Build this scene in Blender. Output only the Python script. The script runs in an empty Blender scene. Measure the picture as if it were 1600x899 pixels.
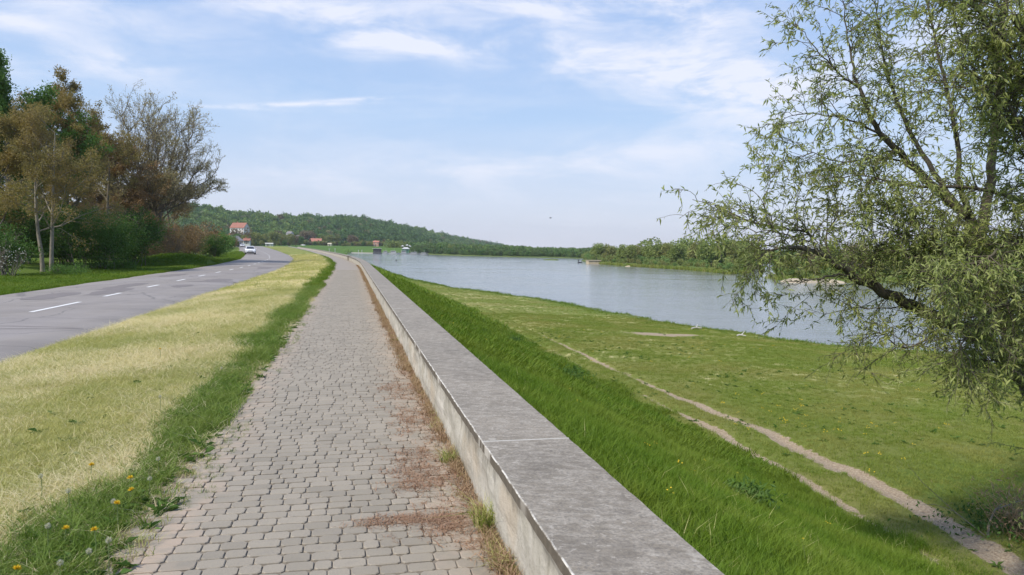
import bpy, math, random
import numpy as np
from mathutils import Vector, Matrix

scene = bpy.context.scene
COL = scene.collection
R = math.radians
F = 1155.0                      # focal length in photo pixels (1600 wide)
EYE = 1.5
PITCH = math.atan(59.9 / F)
ROLL = math.atan(0.0155)
def hz(px): return 389.6 + 0.0155 * (px - 800)     # photo row of the horizon

# ---------------------------------------------------------------- camera
cam_d = bpy.data.cameras.new("camera")
cam_d.sensor_width = 36.0
cam_d.lens = 36.0 * F / 1600.0
cam_d.clip_start = 0.1
cam_d.clip_end = 20000
cam = bpy.data.objects.new("camera", cam_d)
COL.objects.link(cam)
cam.location = (0, 0, EYE)
cam.rotation_euler = (Matrix.Rotation(R(90) - PITCH, 3, 'X') @ Matrix.Rotation(ROLL, 3, 'Z')).to_euler()
scene.camera = cam
scene.render.resolution_x = 1024
scene.render.resolution_y = 575
scene.render.engine = 'CYCLES'
scene.view_settings.view_transform = 'Standard'
scene.view_settings.look = 'None'
scene.view_settings.gamma = 1.0
scene.view_settings.use_curve_mapping = False
scene.view_settings.exposure = 0.27

CP, SP = math.cos(PITCH), math.sin(PITCH)
def ray(px, py):
    x0 = (px - 800.0) / F; y0 = (449.5 - py) / F
    x = x0 * math.cos(ROLL) - y0 * math.sin(ROLL); y = x0 * math.sin(ROLL) + y0 * math.cos(ROLL)
    return Vector((x, CP + y * SP, y * CP - SP))
def at(px, py, d):
    """world point seen at photo pixel (px, py), d metres ahead"""
    v = ray(px, py)
    return Vector((v.x / v.y * d, d, EYE + v.z / v.y * d))
def atz(px, py, z):
    v = ray(px, py)
    k = (z - EYE) / v.z
    return Vector((v.x * k, v.y * k, z))

# ---------------------------------------------------------------- world and sun
SUN_EL, SUN_AZ = R(48), R(-127)     # azimuth measured from +Y (ahead) towards +X (right)
world = bpy.data.worlds.new("World")
scene.world = world
world.use_nodes = True
nt = world.node_tree
nt.nodes.clear()
def N(tree, typ, **kw):
    n = tree.nodes.new(typ)
    for k, v in kw.items():
        setattr(n, k, v)
    return n
def wire(tree, a, b):
    tree.links.new(a, b)
def math_node(tree, op, a, b=None, c=None, clamp=False):
    n = N(tree, 'ShaderNodeMath', operation=op, use_clamp=clamp)
    for i, v in enumerate((a, b, c)):
        if v is None: continue
        if isinstance(v, (int, float)): n.inputs[i].default_value = v
        else: wire(tree, v, n.inputs[i])
    return n.outputs[0]
def vmath(tree, op, a, b=None):
    n = N(tree, 'ShaderNodeVectorMath', operation=op)
    for i, v in enumerate((a, b)):
        if v is None: continue
        if isinstance(v, (tuple, Vector)): n.inputs[i].default_value = tuple(v)
        else: wire(tree, v, n.inputs[i])
    return n
def ramp01(tree, v, lo, hi, smooth=True):
    n = N(tree, 'ShaderNodeMapRange')
    n.interpolation_type = 'SMOOTHSTEP' if smooth else 'LINEAR'
    wire(tree, v, n.inputs[0])
    n.inputs[1].default_value = lo; n.inputs[2].default_value = hi
    n.inputs[3].default_value = 0; n.inputs[4].default_value = 1
    return n.outputs[0]
def mixc(tree, fac, a, b, blend='MIX'):
    n = N(tree, 'ShaderNodeMix', data_type='RGBA', blend_type=blend)
    if isinstance(fac, (int, float)): n.inputs[0].default_value = fac
    else: wire(tree, fac, n.inputs[0])
    for i, v in ((6, a), (7, b)):
        if isinstance(v, (tuple, list)): n.inputs[i].default_value = tuple(v[:3]) + (1,)
        else: wire(tree, v, n.inputs[i])
    return n.outputs[2]
def noise(tree, vec, scale, detail=4, rough=0.55, dist=0.0):
    n = N(tree, 'ShaderNodeTexNoise')
    if vec is not None: wire(tree, vec, n.inputs['Vector'])
    n.inputs['Scale'].default_value = scale
    n.inputs['Detail'].default_value = detail
    n.inputs['Roughness'].default_value = rough
    n.inputs['Distortion'].default_value = dist
    return n.outputs[0]
def scaled(tree, vec, s):
    n = N(tree, 'ShaderNodeMapping')
    wire(tree, vec, n.inputs[0])
    n.inputs['Scale'].default_value = s
    return n.outputs[0]

sky = N(nt, 'ShaderNodeTexSky', sky_type='NISHITA')
sky.sun_disc = False
sky.sun_elevation = SUN_EL
sky.sun_rotation = SUN_AZ
sky.air_density = 1.0
sky.dust_density = 1.0
sky.ozone_density = 1.2
tc = N(nt, 'ShaderNodeTexCoord')
gen = tc.outputs['Generated']
sep = N(nt, 'ShaderNodeSeparateXYZ'); wire(nt, gen, sep.inputs[0])
zc = math_node(nt, 'MAXIMUM', sep.outputs[2], 0.0)
zz = math_node(nt, 'ADD', zc, 0.10)
cx = math_node(nt, 'DIVIDE', sep.outputs[0], zz)
cy = math_node(nt, 'DIVIDE', sep.outputs[1], zz)
comb = N(nt, 'ShaderNodeCombineXYZ'); wire(nt, cx, comb.inputs[0]); wire(nt, cy, comb.inputs[1])
pl = scaled(nt, comb.outputs[0], (0.55, 1.0, 1.0))
n1 = noise(nt, pl, 1.15, 7, 0.58, 0.5)
n2 = noise(nt, pl, 0.5, 3, 0.5)
wisp = math_node(nt, 'MULTIPLY', ramp01(nt, n1, 0.40, 0.78), ramp01(nt, n2, 0.36, 0.62))
wisp = math_node(nt, 'MULTIPLY', wisp, 0.75)
cloud = wisp
# the separate cloud banks of that day, each an ellipse of sky broken up by noise
def bank(px, py, wx, wy, amp, tilt=0.0):
    c = ray(px, py).normalized()
    right = Vector((c.y, -c.x, 0)).normalized()
    up = right.cross(c).normalized()
    rr = right * math.cos(tilt) + up * math.sin(tilt)
    uu = up * math.cos(tilt) - right * math.sin(tilt)
    a = math_node(nt, 'DIVIDE', vmath(nt, 'DOT_PRODUCT', gen, rr).outputs[1], wx / F)
    b = math_node(nt, 'DIVIDE', vmath(nt, 'DOT_PRODUCT', gen, uu).outputs[1], wy / F)
    d = math_node(nt, 'ADD', math_node(nt, 'MULTIPLY', a, a), math_node(nt, 'MULTIPLY', b, b))
    front = math_node(nt, 'GREATER_THAN', vmath(nt, 'DOT_PRODUCT', gen, c).outputs[1], 0.0)
    g = math_node(nt, 'EXPONENT', math_node(nt, 'MULTIPLY', d, -1.0))
    return math_node(nt, 'MULTIPLY', math_node(nt, 'MULTIPLY', g, front), amp)
st = scaled(nt, gen, (4.0, 4.0, 13.0))
n3 = noise(nt, st, 1.9, 8, 0.62, 0.35)
brk = ramp01(nt, n3, 0.30, 0.68)
s = None
for b in ((560, 55, 80, 28, 0.9, -0.05), (670, 72, 110, 20, 1.0, -0.12), (880, 75, 130, 30, 0.8, -0.15), (1080, 120, 170, 40, 0.85, -0.12), (900, 8, 230, 28, 1.0, -0.03),
          (190, 100, 90, 20, 0.7, 0.0), (110, 12, 170, 24, 0.6, -0.12), (430, 5, 200, 24, 0.75, 0.0), (1060, 30, 120, 40, 0.7, -0.4),
          (740, 262, 330, 26, 0.55, 0.10), (1050, 240, 220, 32, 0.4, 0.15), (20, 35, 70, 16, 0.8, -0.1), (1180, 150, 120, 50, 0.6, -0.1),
          (-500, 60, 300, 50, 0.9, 0.0), (1900, 0, 400, 60, 0.8, 0.0)):
    v = bank(*b)
    s = v if s is None else math_node(nt, 'ADD', s, v)
banks = math_node(nt, 'MULTIPLY', s, brk)
veil = math_node(nt, 'MULTIPLY', ramp01(nt, n3, 0.42, 0.75), 0.22)
cloud = math_node(nt, 'ADD', math_node(nt, 'MULTIPLY', cloud, 0.4), math_node(nt, 'ADD', banks, veil))
# vapour trail
st2 = noise(nt, scaled(nt, gen, (30, 30, 90)), 1.0, 4, 0.6)
tr = math_node(nt, 'ADD', bank(470, 163, 95, 3.2, 0.9, 0.09), bank(560, 155, 60, 2.6, 0.8, 0.10))
tr = math_node(nt, 'ADD', tr, bank(370, 169, 60, 2.4, 0.5, 0.03))
tr = math_node(nt, 'MULTIPLY', tr, ramp01(nt, st2, 0.25, 0.6))
cloud = math_node(nt, 'ADD', cloud, math_node(nt, 'MULTIPLY', tr, 0.9), clamp=True)
# clear sky colour by height
g1 = mixc(nt, ramp01(nt, sep.outputs[2], 0.0, 0.17, False), (5.4, 5.5, 6.35), (3.35, 4.6, 6.6))
g2 = mixc(nt, ramp01(nt, sep.outputs[2], 0.17, 0.36, False), g1, (2.35, 3.6, 6.3))
g3 = mixc(nt, ramp01(nt, sep.outputs[2], 0.36, 1.0, False), g2, (1.3, 2.4, 5.2))
skyc = mixc(nt, 0.82, sky.outputs[0], g3)
skyc = mixc(nt, math_node(nt, 'MULTIPLY', cloud, 0.80), skyc, (6.3, 6.4, 7.1))
bg = N(nt, 'ShaderNodeBackground')
bg.inputs[1].default_value = 0.125
wire(nt, skyc, bg.inputs[0])
wo = N(nt, 'ShaderNodeOutputWorld'); wire(nt, bg.outputs[0], wo.inputs[0])

sun_d = bpy.data.lights.new("sun", 'SUN')
sun_d.energy = 4.0
sun_d.angle = R(4.5)
sun_d.color = (1.0, 0.935, 0.83)
sun = bpy.data.objects.new("sun", sun_d)
COL.objects.link(sun)
sdir = Vector((math.sin(SUN_AZ) * math.cos(SUN_EL), math.cos(SUN_AZ) * math.cos(SUN_EL), math.sin(SUN_EL)))
sun.rotation_euler = sdir.to_track_quat('Z', 'Y').to_euler()

# ---------------------------------------------------------------- helpers
def hash2(ix, iy, seed=0):
    h = (ix.astype(np.int64) * 374761393 + iy.astype(np.int64) * 668265263 + seed * 974634777) & 0xFFFFFFFF
    h = ((h ^ (h >> 13)) * 1274126177) & 0xFFFFFFFF
    h = (h ^ (h >> 16)) & 0xFFFF
    return h / 65535.0
def vnoise(x, y, seed=0):
    x = np.asarray(x, float); y = np.asarray(y, float)
    ix, iy = np.floor(x), np.floor(y)
    fx, fy = x - ix, y - iy
    fx = fx * fx * (3 - 2 * fx); fy = fy * fy * (3 - 2 * fy)
    a = hash2(ix, iy, seed); b = hash2(ix + 1, iy, seed)
    c = hash2(ix, iy + 1, seed); d = hash2(ix + 1, iy + 1, seed)
    return (a * (1 - fx) + b * fx) * (1 - fy) + (c * (1 - fx) + d * fx) * fy
def fbm(x, y, seed=0, oct=4):
    s = 0; a = 0.5; t = 0
    for o in range(oct):
        s = s + a * vnoise(np.asarray(x) * 2 ** o, np.asarray(y) * 2 ** o, seed + o * 17)
        t += a; a *= 0.5
    return s / t
def sstep(a, b, x):
    t = np.clip((np.asarray(x, float) - a) / (b - a), 0, 1)
    return t * t * (3 - 2 * t)

def mesh_np(name, verts, faces_list, smooth=False, mats=None, attrs=None, uv=None, matidx=None):
    """faces_list: list of int arrays (n, k)"""
    me = bpy.data.meshes.new(name)
    verts = np.asarray(verts, dtype=np.float32).reshape(-1, 3)
    me.vertices.add(len(verts))
    me.vertices.foreach_set('co', verts.ravel())
    loops = []; starts = []; pos = 0
    for fa in faces_list:
        fa = np.asarray(fa, dtype=np.int32)
        if fa.size == 0: continue
        n, k = fa.shape
        loops.append(fa.ravel())
        starts.append(pos + np.arange(n) * k)
        pos += n * k
    loops = np.concatenate(loops); starts = np.concatenate(starts).astype(np.int32)
    me.loops.add(len(loops)); me.loops.foreach_set('vertex_index', loops)
    me.polygons.add(len(starts)); me.polygons.foreach_set('loop_start', starts)
    me.polygons.foreach_set('use_smooth', np.full(len(starts), bool(smooth)))
    if matidx is not None:
        me.polygons.foreach_set('material_index', np.asarray(matidx, dtype=np.int32))
    for m in (mats or []):
        me.materials.append(m)
    me.update(calc_edges=True)
    for an, arr in (attrs or {}).items():
        arr = np.asarray(arr, dtype=np.float32)
        if arr.ndim == 1:
            a = me.attributes.new(an, 'FLOAT', 'POINT'); a.data.foreach_set('value', arr)
        else:
            a = me.attributes.new(an, 'FLOAT_COLOR', 'POINT')
            if arr.shape[1] == 3: arr = np.hstack([arr, np.ones((len(arr), 1), np.float32)])
            a.data.foreach_set('color', arr.ravel())
    return me

def link(name, me, parent=None, loc=None):
    o = bpy.data.objects.new(name, me)
    COL.objects.link(o)
    if parent is not None: o.parent = parent
    if loc is not None: o.location = loc
    return o
def tag(o, label=None, cat=None, group=None, kind=None):
    if label: o['label'] = label
    if cat: o['category'] = cat
    if group: o['group'] = group
    if kind: o['kind'] = kind
    return o
def thing(name, label, cat, loc=(0, 0, 0), rotz=0, group=None):
    o = bpy.data.objects.new(name, None)
    o.empty_display_size = 0.2
    COL.objects.link(o)
    o.location = loc; o.rotation_euler = (0, 0, rotz)
    return tag(o, label, cat, group)
def dup(root, loc, rotz=0, scale=1.0, label=None, group=None):
    r = root.copy(); COL.objects.link(r)
    r.location = loc; r.rotation_euler = (0, 0, rotz)
    r.scale = (scale,) * 3 if isinstance(scale, (int, float)) else scale
    if label: r['label'] = label
    if group: r['group'] = group
    for ch in list(root.children):
        c = ch.copy(); COL.objects.link(c); c.parent = r
        for g in list(ch.children):
            d = g.copy(); COL.objects.link(d); d.parent = c
    return r

class MB:
    """collects simple solids, builds one mesh"""
    def __init__(s): s.v = []; s.f = []
    def add(s, verts, faces):
        o = len(s.v); s.v += [tuple(v) for v in verts]
        s.f += [tuple(i + o for i in f) for f in faces]
    def box(s, x0, x1, y0, y1, z0, z1):
        s.add([(x0,y0,z0),(x1,y0,z0),(x1,y1,z0),(x0,y1,z0),(x0,y0,z1),(x1,y0,z1),(x1,y1,z1),(x0,y1,z1)],
              [(0,3,2,1),(4,5,6,7),(0,1,5,4),(1,2,6,5),(2,3,7,6),(3,0,4,7)])
    def tube(s, pts, rad, k=6, cap=True):
        pts = [Vector(p) for p in pts]
        if isinstance(rad, (int, float)): rad = [rad] * len(pts)
        o = len(s.v)
        for i, p in enumerate(pts):
            t = (pts[min(i + 1, len(pts) - 1)] - pts[max(i - 1, 0)]).normalized()
            a = t.orthogonal().normalized(); b = t.cross(a)
            for j in range(k):
                an = 2 * math.pi * j / k
                s.v.append(tuple(p + (a * math.cos(an) + b * math.sin(an)) * rad[i]))
        for i in range(len(pts) - 1):
            for j in range(k):
                s.f.append((o+i*k+j, o+i*k+(j+1)%k, o+(i+1)*k+(j+1)%k, o+(i+1)*k+j))
        if cap:
            s.f.append(tuple(o + j for j in reversed(range(k))))
            e = o + (len(pts) - 1) * k
            s.f.append(tuple(e + j for j in range(k)))
    def mesh(s, name, mat, bevel=0, smooth=False):
        me = bpy.data.meshes.new(name)
        me.from_pydata(s.v, [], s.f)
        me.materials.append(mat)
        if smooth:
            for p in me.polygons: p.use_smooth = True
        me.update()
        return me
    def build(s, name, mat, parent=None, bevel=0, smooth=False, loc=None):
        o = link(name, s.mesh(name, mat, smooth=smooth), parent, loc)
        if bevel:
            m = o.modifiers.new('bevel', 'BEVEL'); m.width = bevel; m.segments = 2; m.limit_method = 'ANGLE'
        return o

# ---------------------------------------------------------------- materials
def new_mat(name):
    m = bpy.data.materials.new(name); m.use_nodes = True
    t = m.node_tree; b = t.nodes['Principled BSDF']
    return m, t, b
def simple(name, col, rough=0.6, metal=0.0, var=0.12, scale=6.0, bump=0.0):
    m, t, b = new_mat(name)
    tcn = N(t, 'ShaderNodeTexCoord')
    n = noise(t, tcn.outputs['Object'], scale, 5)
    c = mixc(t, n, tuple(x * (1 - var) for x in col), tuple(min(1, x * (1 + var)) for x in col))
    wire(t, c, b.inputs['Base Color'])
    b.inputs['Roughness'].default_value = rough
    b.inputs['Metallic'].default_value = metal
    if bump:
        bn = N(t, 'ShaderNodeBump'); bn.inputs['Strength'].default_value = bump
        bn.inputs['Distance'].default_value = 0.02
        wire(t, n, bn.inputs['Height']); wire(t, bn.outputs[0], b.inputs['Normal'])
    return m
def wpos(t):
    return N(t, 'ShaderNodeNewGeometry').outputs['Position']
def foliage(name, c1, c2, c3, trans=0.35, patch=0.5, patchscale=0.25, rough=0.6):
    """leaves: per-leaf and per-plant colour variation, some light through the leaf"""
    m, t, b = new_mat(name)
    g = N(t, 'ShaderNodeNewGeometry'); oi = N(t, 'ShaderNodeObjectInfo')
    rnd = math_node(t, 'FRACT', math_node(t, 'ADD', g.outputs['Random Per Island'], oi.outputs['Random']))
    c = mixc(t, rnd, c1, c2)
    pn = noise(t, g.outputs['Position'], patchscale, 4)
    c = mixc(t, math_node(t, 'MULTIPLY', ramp01(t, pn, 0.40, 0.64), patch), c, c3)
    wire(t, c, b.inputs['Base Color'])
    b.inputs['Roughness'].default_value = rough
    b.inputs['Specular IOR Level'].default_value = 0.25
    tr = N(t, 'ShaderNodeBsdfTranslucent')
    wire(t, mixc(t, 1.0, c, (1.0, 1.0, 0.55), 'MULTIPLY'), tr.inputs[0])
    mx = N(t, 'ShaderNodeMixShader'); mx.inputs[0].default_value = trans
    wire(t, b.outputs[0], mx.inputs[1]); wire(t, tr.outputs[0], mx.inputs[2])
    wire(t, mx.outputs[0], t.nodes['Material Output'].inputs[0])
    return m
def bark(name, c1, c2, scale=5.0):
    m, t, b = new_mat(name)
    tcn = N(t, 'ShaderNodeTexCoord')
    v = scaled(t, tcn.outputs['Object'], (1, 1, 0.25))
    n = noise(t, v, scale * 4, 6, 0.7)
    n_ = noise(t, tcn.outputs['Object'], scale * 0.4, 3)
    c = mixc(t, ramp01(t, n, 0.3, 0.7), c1, c2)
    c = mixc(t, math_node(t, 'MULTIPLY', ramp01(t, n_, 0.45, 0.7), 0.4), c, (0.10, 0.11, 0.06))
    wire(t, c, b.inputs['Base Color']); b.inputs['Roughness'].default_value = 0.9
    bn = N(t, 'ShaderNodeBump'); bn.inputs['Strength'].default_value = 0.6; bn.inputs['Distance'].default_value = 0.02
    wire(t, n, bn.inputs['Height']); wire(t, bn.outputs[0], b.inputs['Normal'])
    return m

# ---------------------------------------------------------------- the dike: a curve with offsets t to its right
_s = np.arange(-30, 520, 0.25)
_h = np.interp(_s, [-30, 48, 70, 100, 160, 260, 520], [12.4, 12.4, 14.6, 16.0, 17.0, 18.2, 19.0])
_h = np.radians(_h)
_x = np.cumsum(-np.sin(_h)) * 0.25; _y = np.cumsum(np.cos(_h)) * 0.25
_i0 = np.argmin(abs(_s)); _x -= _x[_i0]; _y -= _y[_i0]
_zk = np.interp(_s, [-30, 0, 60, 150, 250, 430, 520], [0, 0, 0.02, 0.10, .35, 1.1, 1.4])
_k = np.hanning(33); _k /= _k.sum()
_zs = np.convolve(np.pad(_zk, 16, mode='edge'), _k, mode='valid')
_zs -= np.interp(0, _s, _zs)
def zp(s): return np.interp(s, _s, _zs)
def XY(s, t):
    h = np.interp(s, _s, _h)
    return np.interp(s, _s, _x) + t * np.cos(h), np.interp(s, _s, _y) + t * np.sin(h)
def heading(s): return float(np.interp(s, _s, _h))
WATER = -4.15
MEADOW = -3.1
# shoreline of the near bank: X as a function of distance ahead
_shd = np.array([-40, 0, 15, 26, 34.4, 38.8, 42.2, 49.4, 59.9, 72.5, 87.4, 95, 116, 140, 168, 230, 330, 560])
_shx = np.array([140, 90, 60, 36, 23.8, 21.2, 17.4, 12.8, 8.3, 4.4, -3.2, -7.4, -14.8, -21.8, -30, -52, -88, -165])
def shore_dist(x, y):
    """metres inland of the shoreline (negative in the river)"""
    xs = np.interp(y, _shd, _shx)
    sl = (np.interp(y + 1, _shd, _shx) - np.interp(y - 1, _shd, _shx)) / 2
    return (xs - x) / np.sqrt(1 + sl * sl)
T_PATH0, T_WALL0, T_WALL1 = -0.96, 0.75, 1.22
T_ROAD1, T_ROAD0 = -4.85, -11.0
def troad1(s): return np.interp(s, [0, 98, 126, 193, 370, 520], [-4.85, -4.95, -5.6, -7.9, -12.6, -15])
def troad0(s): return np.interp(s, [0, 65, 95, 127, 166, 196, 354, 520], [-11.0, -11.0, -11.4, -13.0, -15.6, -17.8, -24, -27])
def zroad(s): return zp(s) - np.interp(s, [0, 60, 160, 300], [.25, .25, .25, .15])
def rut_r(s): return np.interp(s, [7, 9, 12, 17, 21, 27, 50, 120], [9.4, 9.73, 10.2, 10.4, 10.25, 10.2, 10.4, 12])
def rut_l(s): return np.interp(s, [8, 12, 17, 31, 50, 120], [8.6, 8.88, 9.22, 9.2, 9.4, 11])
def toe(s): return np.interp(s, [0, 20, 60, 150], [8.3, 8.5, 8.6, 9])
def zground(s, t, x=None, y=None):
    s = np.asarray(s, float); t = np.asarray(t, float)
    if x is None: x, y = XY(s, t)
    z = zp(s); zr = zroad(s)
    n = fbm(x * 0.9, y * 0.9, 3, 4) - 0.5
    n2 = fbm(x * 0.12, y * 0.12, 9, 3) - 0.5
    t_ = t; t = np.where(t < T_ROAD0, T_ROAD0 + np.minimum(0, t - troad0(s)), t)      # the road widens and moves off in the bend
    t = np.where((t_ >= T_ROAD0) & (t_ < T_PATH0), np.where(t_ < troad1(s), T_ROAD1 - 0.01 * (troad1(s) - t_), T_PATH0 + (t_ - T_PATH0) * (T_PATH0 - T_ROAD1) / (T_PATH0 - troad1(s))), t)
    zl = np.where(t > T_ROAD0 - 0.3, zr - 0.03, zr - 0.03 - 0.10 * sstep(-11.3, -13.5, t) + n * 0.12
                  + 0.95 * np.exp(-((x + 28.6) / 3.2) ** 2 - ((y - 63) / 3.6) ** 2) + 0.5 * sstep(-15, -24, t) + 1.2 * sstep(-24, -60, t) * (0.6 + n2))
    # verge between road and path
    k = np.clip((t - T_ROAD1) / (T_PATH0 - T_ROAD1), 0, 1)
    zv = (zr - 0.025) * (1 - k) + (z + 0.0) * k + np.sin(k * math.pi) * 0.05 + n * 0.07 * np.sin(np.clip(k, 0, 1) * math.pi)
    zpath = z - 0.05
    kk = sstep(T_WALL1 - 0.3, toe(s), t) * 0.5 + np.clip((t - T_WALL1) / (toe(s) - T_WALL1), 0, 1) * 0.5
    sd = shore_dist(x, y)
    zm = MEADOW + n * 0.10 + n2 * 0.35 - 0.30 * sstep(12, 1.5, sd)
    dr = np.abs(t - rut_r(s)); dl = np.abs(t - rut_l(s))
    zm = zm - 0.06 * np.exp(-(dr / 0.22) ** 2) - 0.05 * np.exp(-(dl / 0.2) ** 2)
    zs_ = (z - 0.12) * (1 - kk) + zm * kk + n * 0.10
    out = np.where(t < T_ROAD1, zl, np.where(t < T_PATH0, zv, np.where(t < T_WALL1, zpath, zs_)))
    wob = (fbm(x * 0.35, y * 0.35, 31, 3) - 0.5) * 1.4
    bank_ = sstep(0.9, -0.5, sd + wob)
    out = np.where(t > T_WALL1, out * (1 - bank_) + (-5.2) * bank_, out)
    return out

def grid_sheet(name, ss, ts, zfun, mat, attrfun=None, kind='structure'):
    S, T = np.meshgrid(ss, ts, indexing='ij')
    X, Y = XY(S, T)
    Z = zfun(S, T)
    v = np.stack([X, Y, Z], -1).reshape(-1, 3)
    ni, nj = S.shape
    i, j = np.meshgrid(np.arange(ni - 1), np.arange(nj - 1), indexing='ij')
    a = (i * nj + j).ravel()
    fa = np.stack([a, a + 1, a + nj + 1, a + nj], -1)[:, ::-1][:, [0, 1, 2, 3]]
    fa = np.stack([a, a + nj, a + nj + 1, a + 1], -1)[:, ::-1]
    at_ = attrfun(S.ravel(), T.ravel(), X.ravel(), Y.ravel()) if attrfun else None
    me = mesh_np(name, v, [fa], smooth=True, mats=[mat], attrs=at_)
    o = link(name, me)
    if kind: o['kind'] = kind
    return o
def spaced(a, b, f0, growth, lo=None):
    out = [a]; st_ = f0
    while out[-1] < b:
        out.append(out[-1] + st_); st_ *= growth
    out[-1] = b
    return np.array(out)

# ground material: masks R dry straw, G bare earth, B lush
def ground_material():
    m, t, b = new_mat('grass_ground')
    a = N(t, 'ShaderNodeAttribute', attribute_name='mask')
    sp = N(t, 'ShaderNodeSeparateColor'); wire(t, a.outputs['Color'], sp.inputs[0])
    P = wpos(t)
    nf = noise(t, P, 12.0, 7, 0.75); nm = noise(t, P, 1.3, 5, 0.6); nl = noise(t, P, 0.22, 4, 0.6)
    c = mixc(t, ramp01(t, nm, 0.3, 0.7), (0.175, 0.205, 0.044), (0.145, 0.19, 0.036))
    c = mixc(t, math_node(t, 'MULTIPLY', ramp01(t, nl, 0.42, 0.66), 0.75), c, (0.225, 0.215, 0.07))
    c = mixc(t, math_node(t, 'MULTIPLY', ramp01(t, nf, 0.58, 0.72), 0.4), c, (0.21, 0.175, 0.09))
    c = mixc(t, sp.outputs[2], c, mixc(t, nf, (0.045, 0.095, 0.012), (0.085, 0.16, 0.022)))
    dry = mixc(t, ramp01(t, nf, 0.3, 0.7), (0.46, 0.42, 0.17), (0.64, 0.57, 0.31))
    c = mixc(t, ramp01(t, math_node(t, 'ADD', sp.outputs[0], math_node(t, 'MULTIPLY', math_node(t, 'SUBTRACT', nm, 0.5), 0.9)), 0.35, 0.65), c, dry)
    dirt = mixc(t, ramp01(t, noise(t, P, 22, 6, 0.75), 0.3, 0.7), (0.26, 0.19, 0.125), (0.46, 0.375, 0.265))
    dm = math_node(t, 'ADD', sp.outputs[1], math_node(t, 'MULTIPLY', math_node(t, 'SUBTRACT', noise(t, P, 4.5, 6, 0.7), 0.5), 1.1))
    c = mixc(t, ramp01(t, dm, 0.45, 0.62), c, dirt)
    c = mixc(t, 0.35, c, mixc(t, ramp01(t, noise(t, P, 30, 4, 0.7), .3, .7), (0.45, 0.45, 0.45), (1.55, 1.55, 1.55)), 'MULTIPLY')
    wire(t, c, b.inputs['Base Color'])
    b.inputs['Roughness'].default_value = 0.95; b.inputs['Specular IOR Level'].default_value = 0.1
    bn = N(t, 'ShaderNodeBump'); bn.inputs['Strength'].default_value = 0.9; bn.inputs['Distance'].default_value = 0.06
    wire(t, nf, bn.inputs['Height']); wire(t, bn.outputs[0], b.inputs['Normal'])
    return m
M_GROUND = ground_material()

def ground_masks(S, T, X, Y):
    n = fbm(X * 0.8, Y * 0.8, 5, 4); nl = fbm(X * 0.15, Y * 0.15, 8, 3)
    verge = (T > troad1(S) - 0.6) & (T < T_PATH0 + 0.1)
    kb = sstep(-1.3 - 0.5 * (n - .5), -1.65 - 1.1 * (n - .5), T)
    dry = np.where(verge, kb * 0.85 * np.interp(S, [95, 150], [1, .45]), 0)
    sd = shore_dist(X, Y)
    dirt = np.zeros_like(S)
    # sandy rim of the paving
    rim = np.exp(-((T + 1.0) / 0.22) ** 2) * sstep(0.50, 0.66, vnoise(S * 0.55, T * 0 + 3, 4)) * 0.9
    dirt = np.maximum(dirt, rim * verge)
    dirt = np.maximum(dirt, np.exp(-((T - troad1(S)) / 0.18) ** 2) * 0.55)
    dirt = np.maximum(dirt, np.exp(-((T - troad0(S) + 0.1) / 0.25) ** 2) * 0.6)
    rr = np.exp(-((T - rut_r(S) - .12 * (fbm(X * .9, Y * .9, 44, 3) - .5)) / np.interp(S, [7, 12, 25], [.36, .28, .20])) ** 2) * np.interp(S, [10, 14, 22, 26, 30, 44, 70], [1.25, 1.1, .9, .55, .8, .35, .2])
    rl = np.exp(-((T - rut_l(S) - .12 * (fbm(X * .9, Y * .9, 45, 3) - .5)) / .17) ** 2) * np.interp(S, [8, 11, 12.5, 18, 20, 24, 30, 60], [.52, .6, .9, .95, .6, .42, .5, .2])
    dirt = np.maximum(dirt, np.maximum(rr, rl))
    # sandy patches on the meadow
    for (cx_, cy_, a_, b_, amp) in ((8.8, 42.0, 3.0, .8, .95), (13.6, 43.2, 1.4, .4, .7), (7.8, 33, 1.3, 4.5, .28), (4.6, 31.5, .6, 2.5, .35)):
        q = ((X - cx_) / a_) ** 2 + ((Y - cy_) / b_) ** 2
        dirt = np.maximum(dirt, amp * np.exp(-q))
    dirt = np.maximum(dirt, 0.6 * sstep(0.8, -0.2, sd) * (T > 5))
    dry = np.maximum(dry, (T > 8) * 0.40 * sstep(0.45, 0.7, nl + 0.12))
    lush = np.where(T > T_WALL1 - .2, sstep(8.6 + (n - .5) * 1.4, 7.8 + (n - .5) * 1.4, T), 0)
    lush = np.where(verge, (1 - kb) * 0.8, lush)
    lush = np.where(T < troad0(S), 0.75, lush)
    lush = np.maximum(lush, 0.7 * sstep(3.0, 0.8, sd) * (T > 8))
    lush = np.maximum(lush, 0.8 * np.exp(-((X - 10.5) ** 2 + (Y - 12.5) ** 2) / 14) * (T > 10.5))
    return {'mask': np.stack([dry, dirt, lush], -1)}

ss = np.concatenate([np.arange(-12, 2, 0.5), spaced(2, 430, 0.16, 1.011)])
ts = np.concatenate([np.arange(-60, -16, 2.5), np.arange(-16, -10.9, 0.4), [-10.9, -8, -6, -5.2, -5.0, -4.85], np.arange(-4.7, -1.0, 0.17),
                     [-1.0, -0.8, 0.7, 1.24], np.arange(1.30, 8, 0.3), np.arange(8, 11.2, 0.1), spaced(11.2, 120, 0.25, 1.035)])
grid_sheet('ground', ss, ts, lambda S, T: zground(S, T), M_GROUND, ground_masks)

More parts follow.
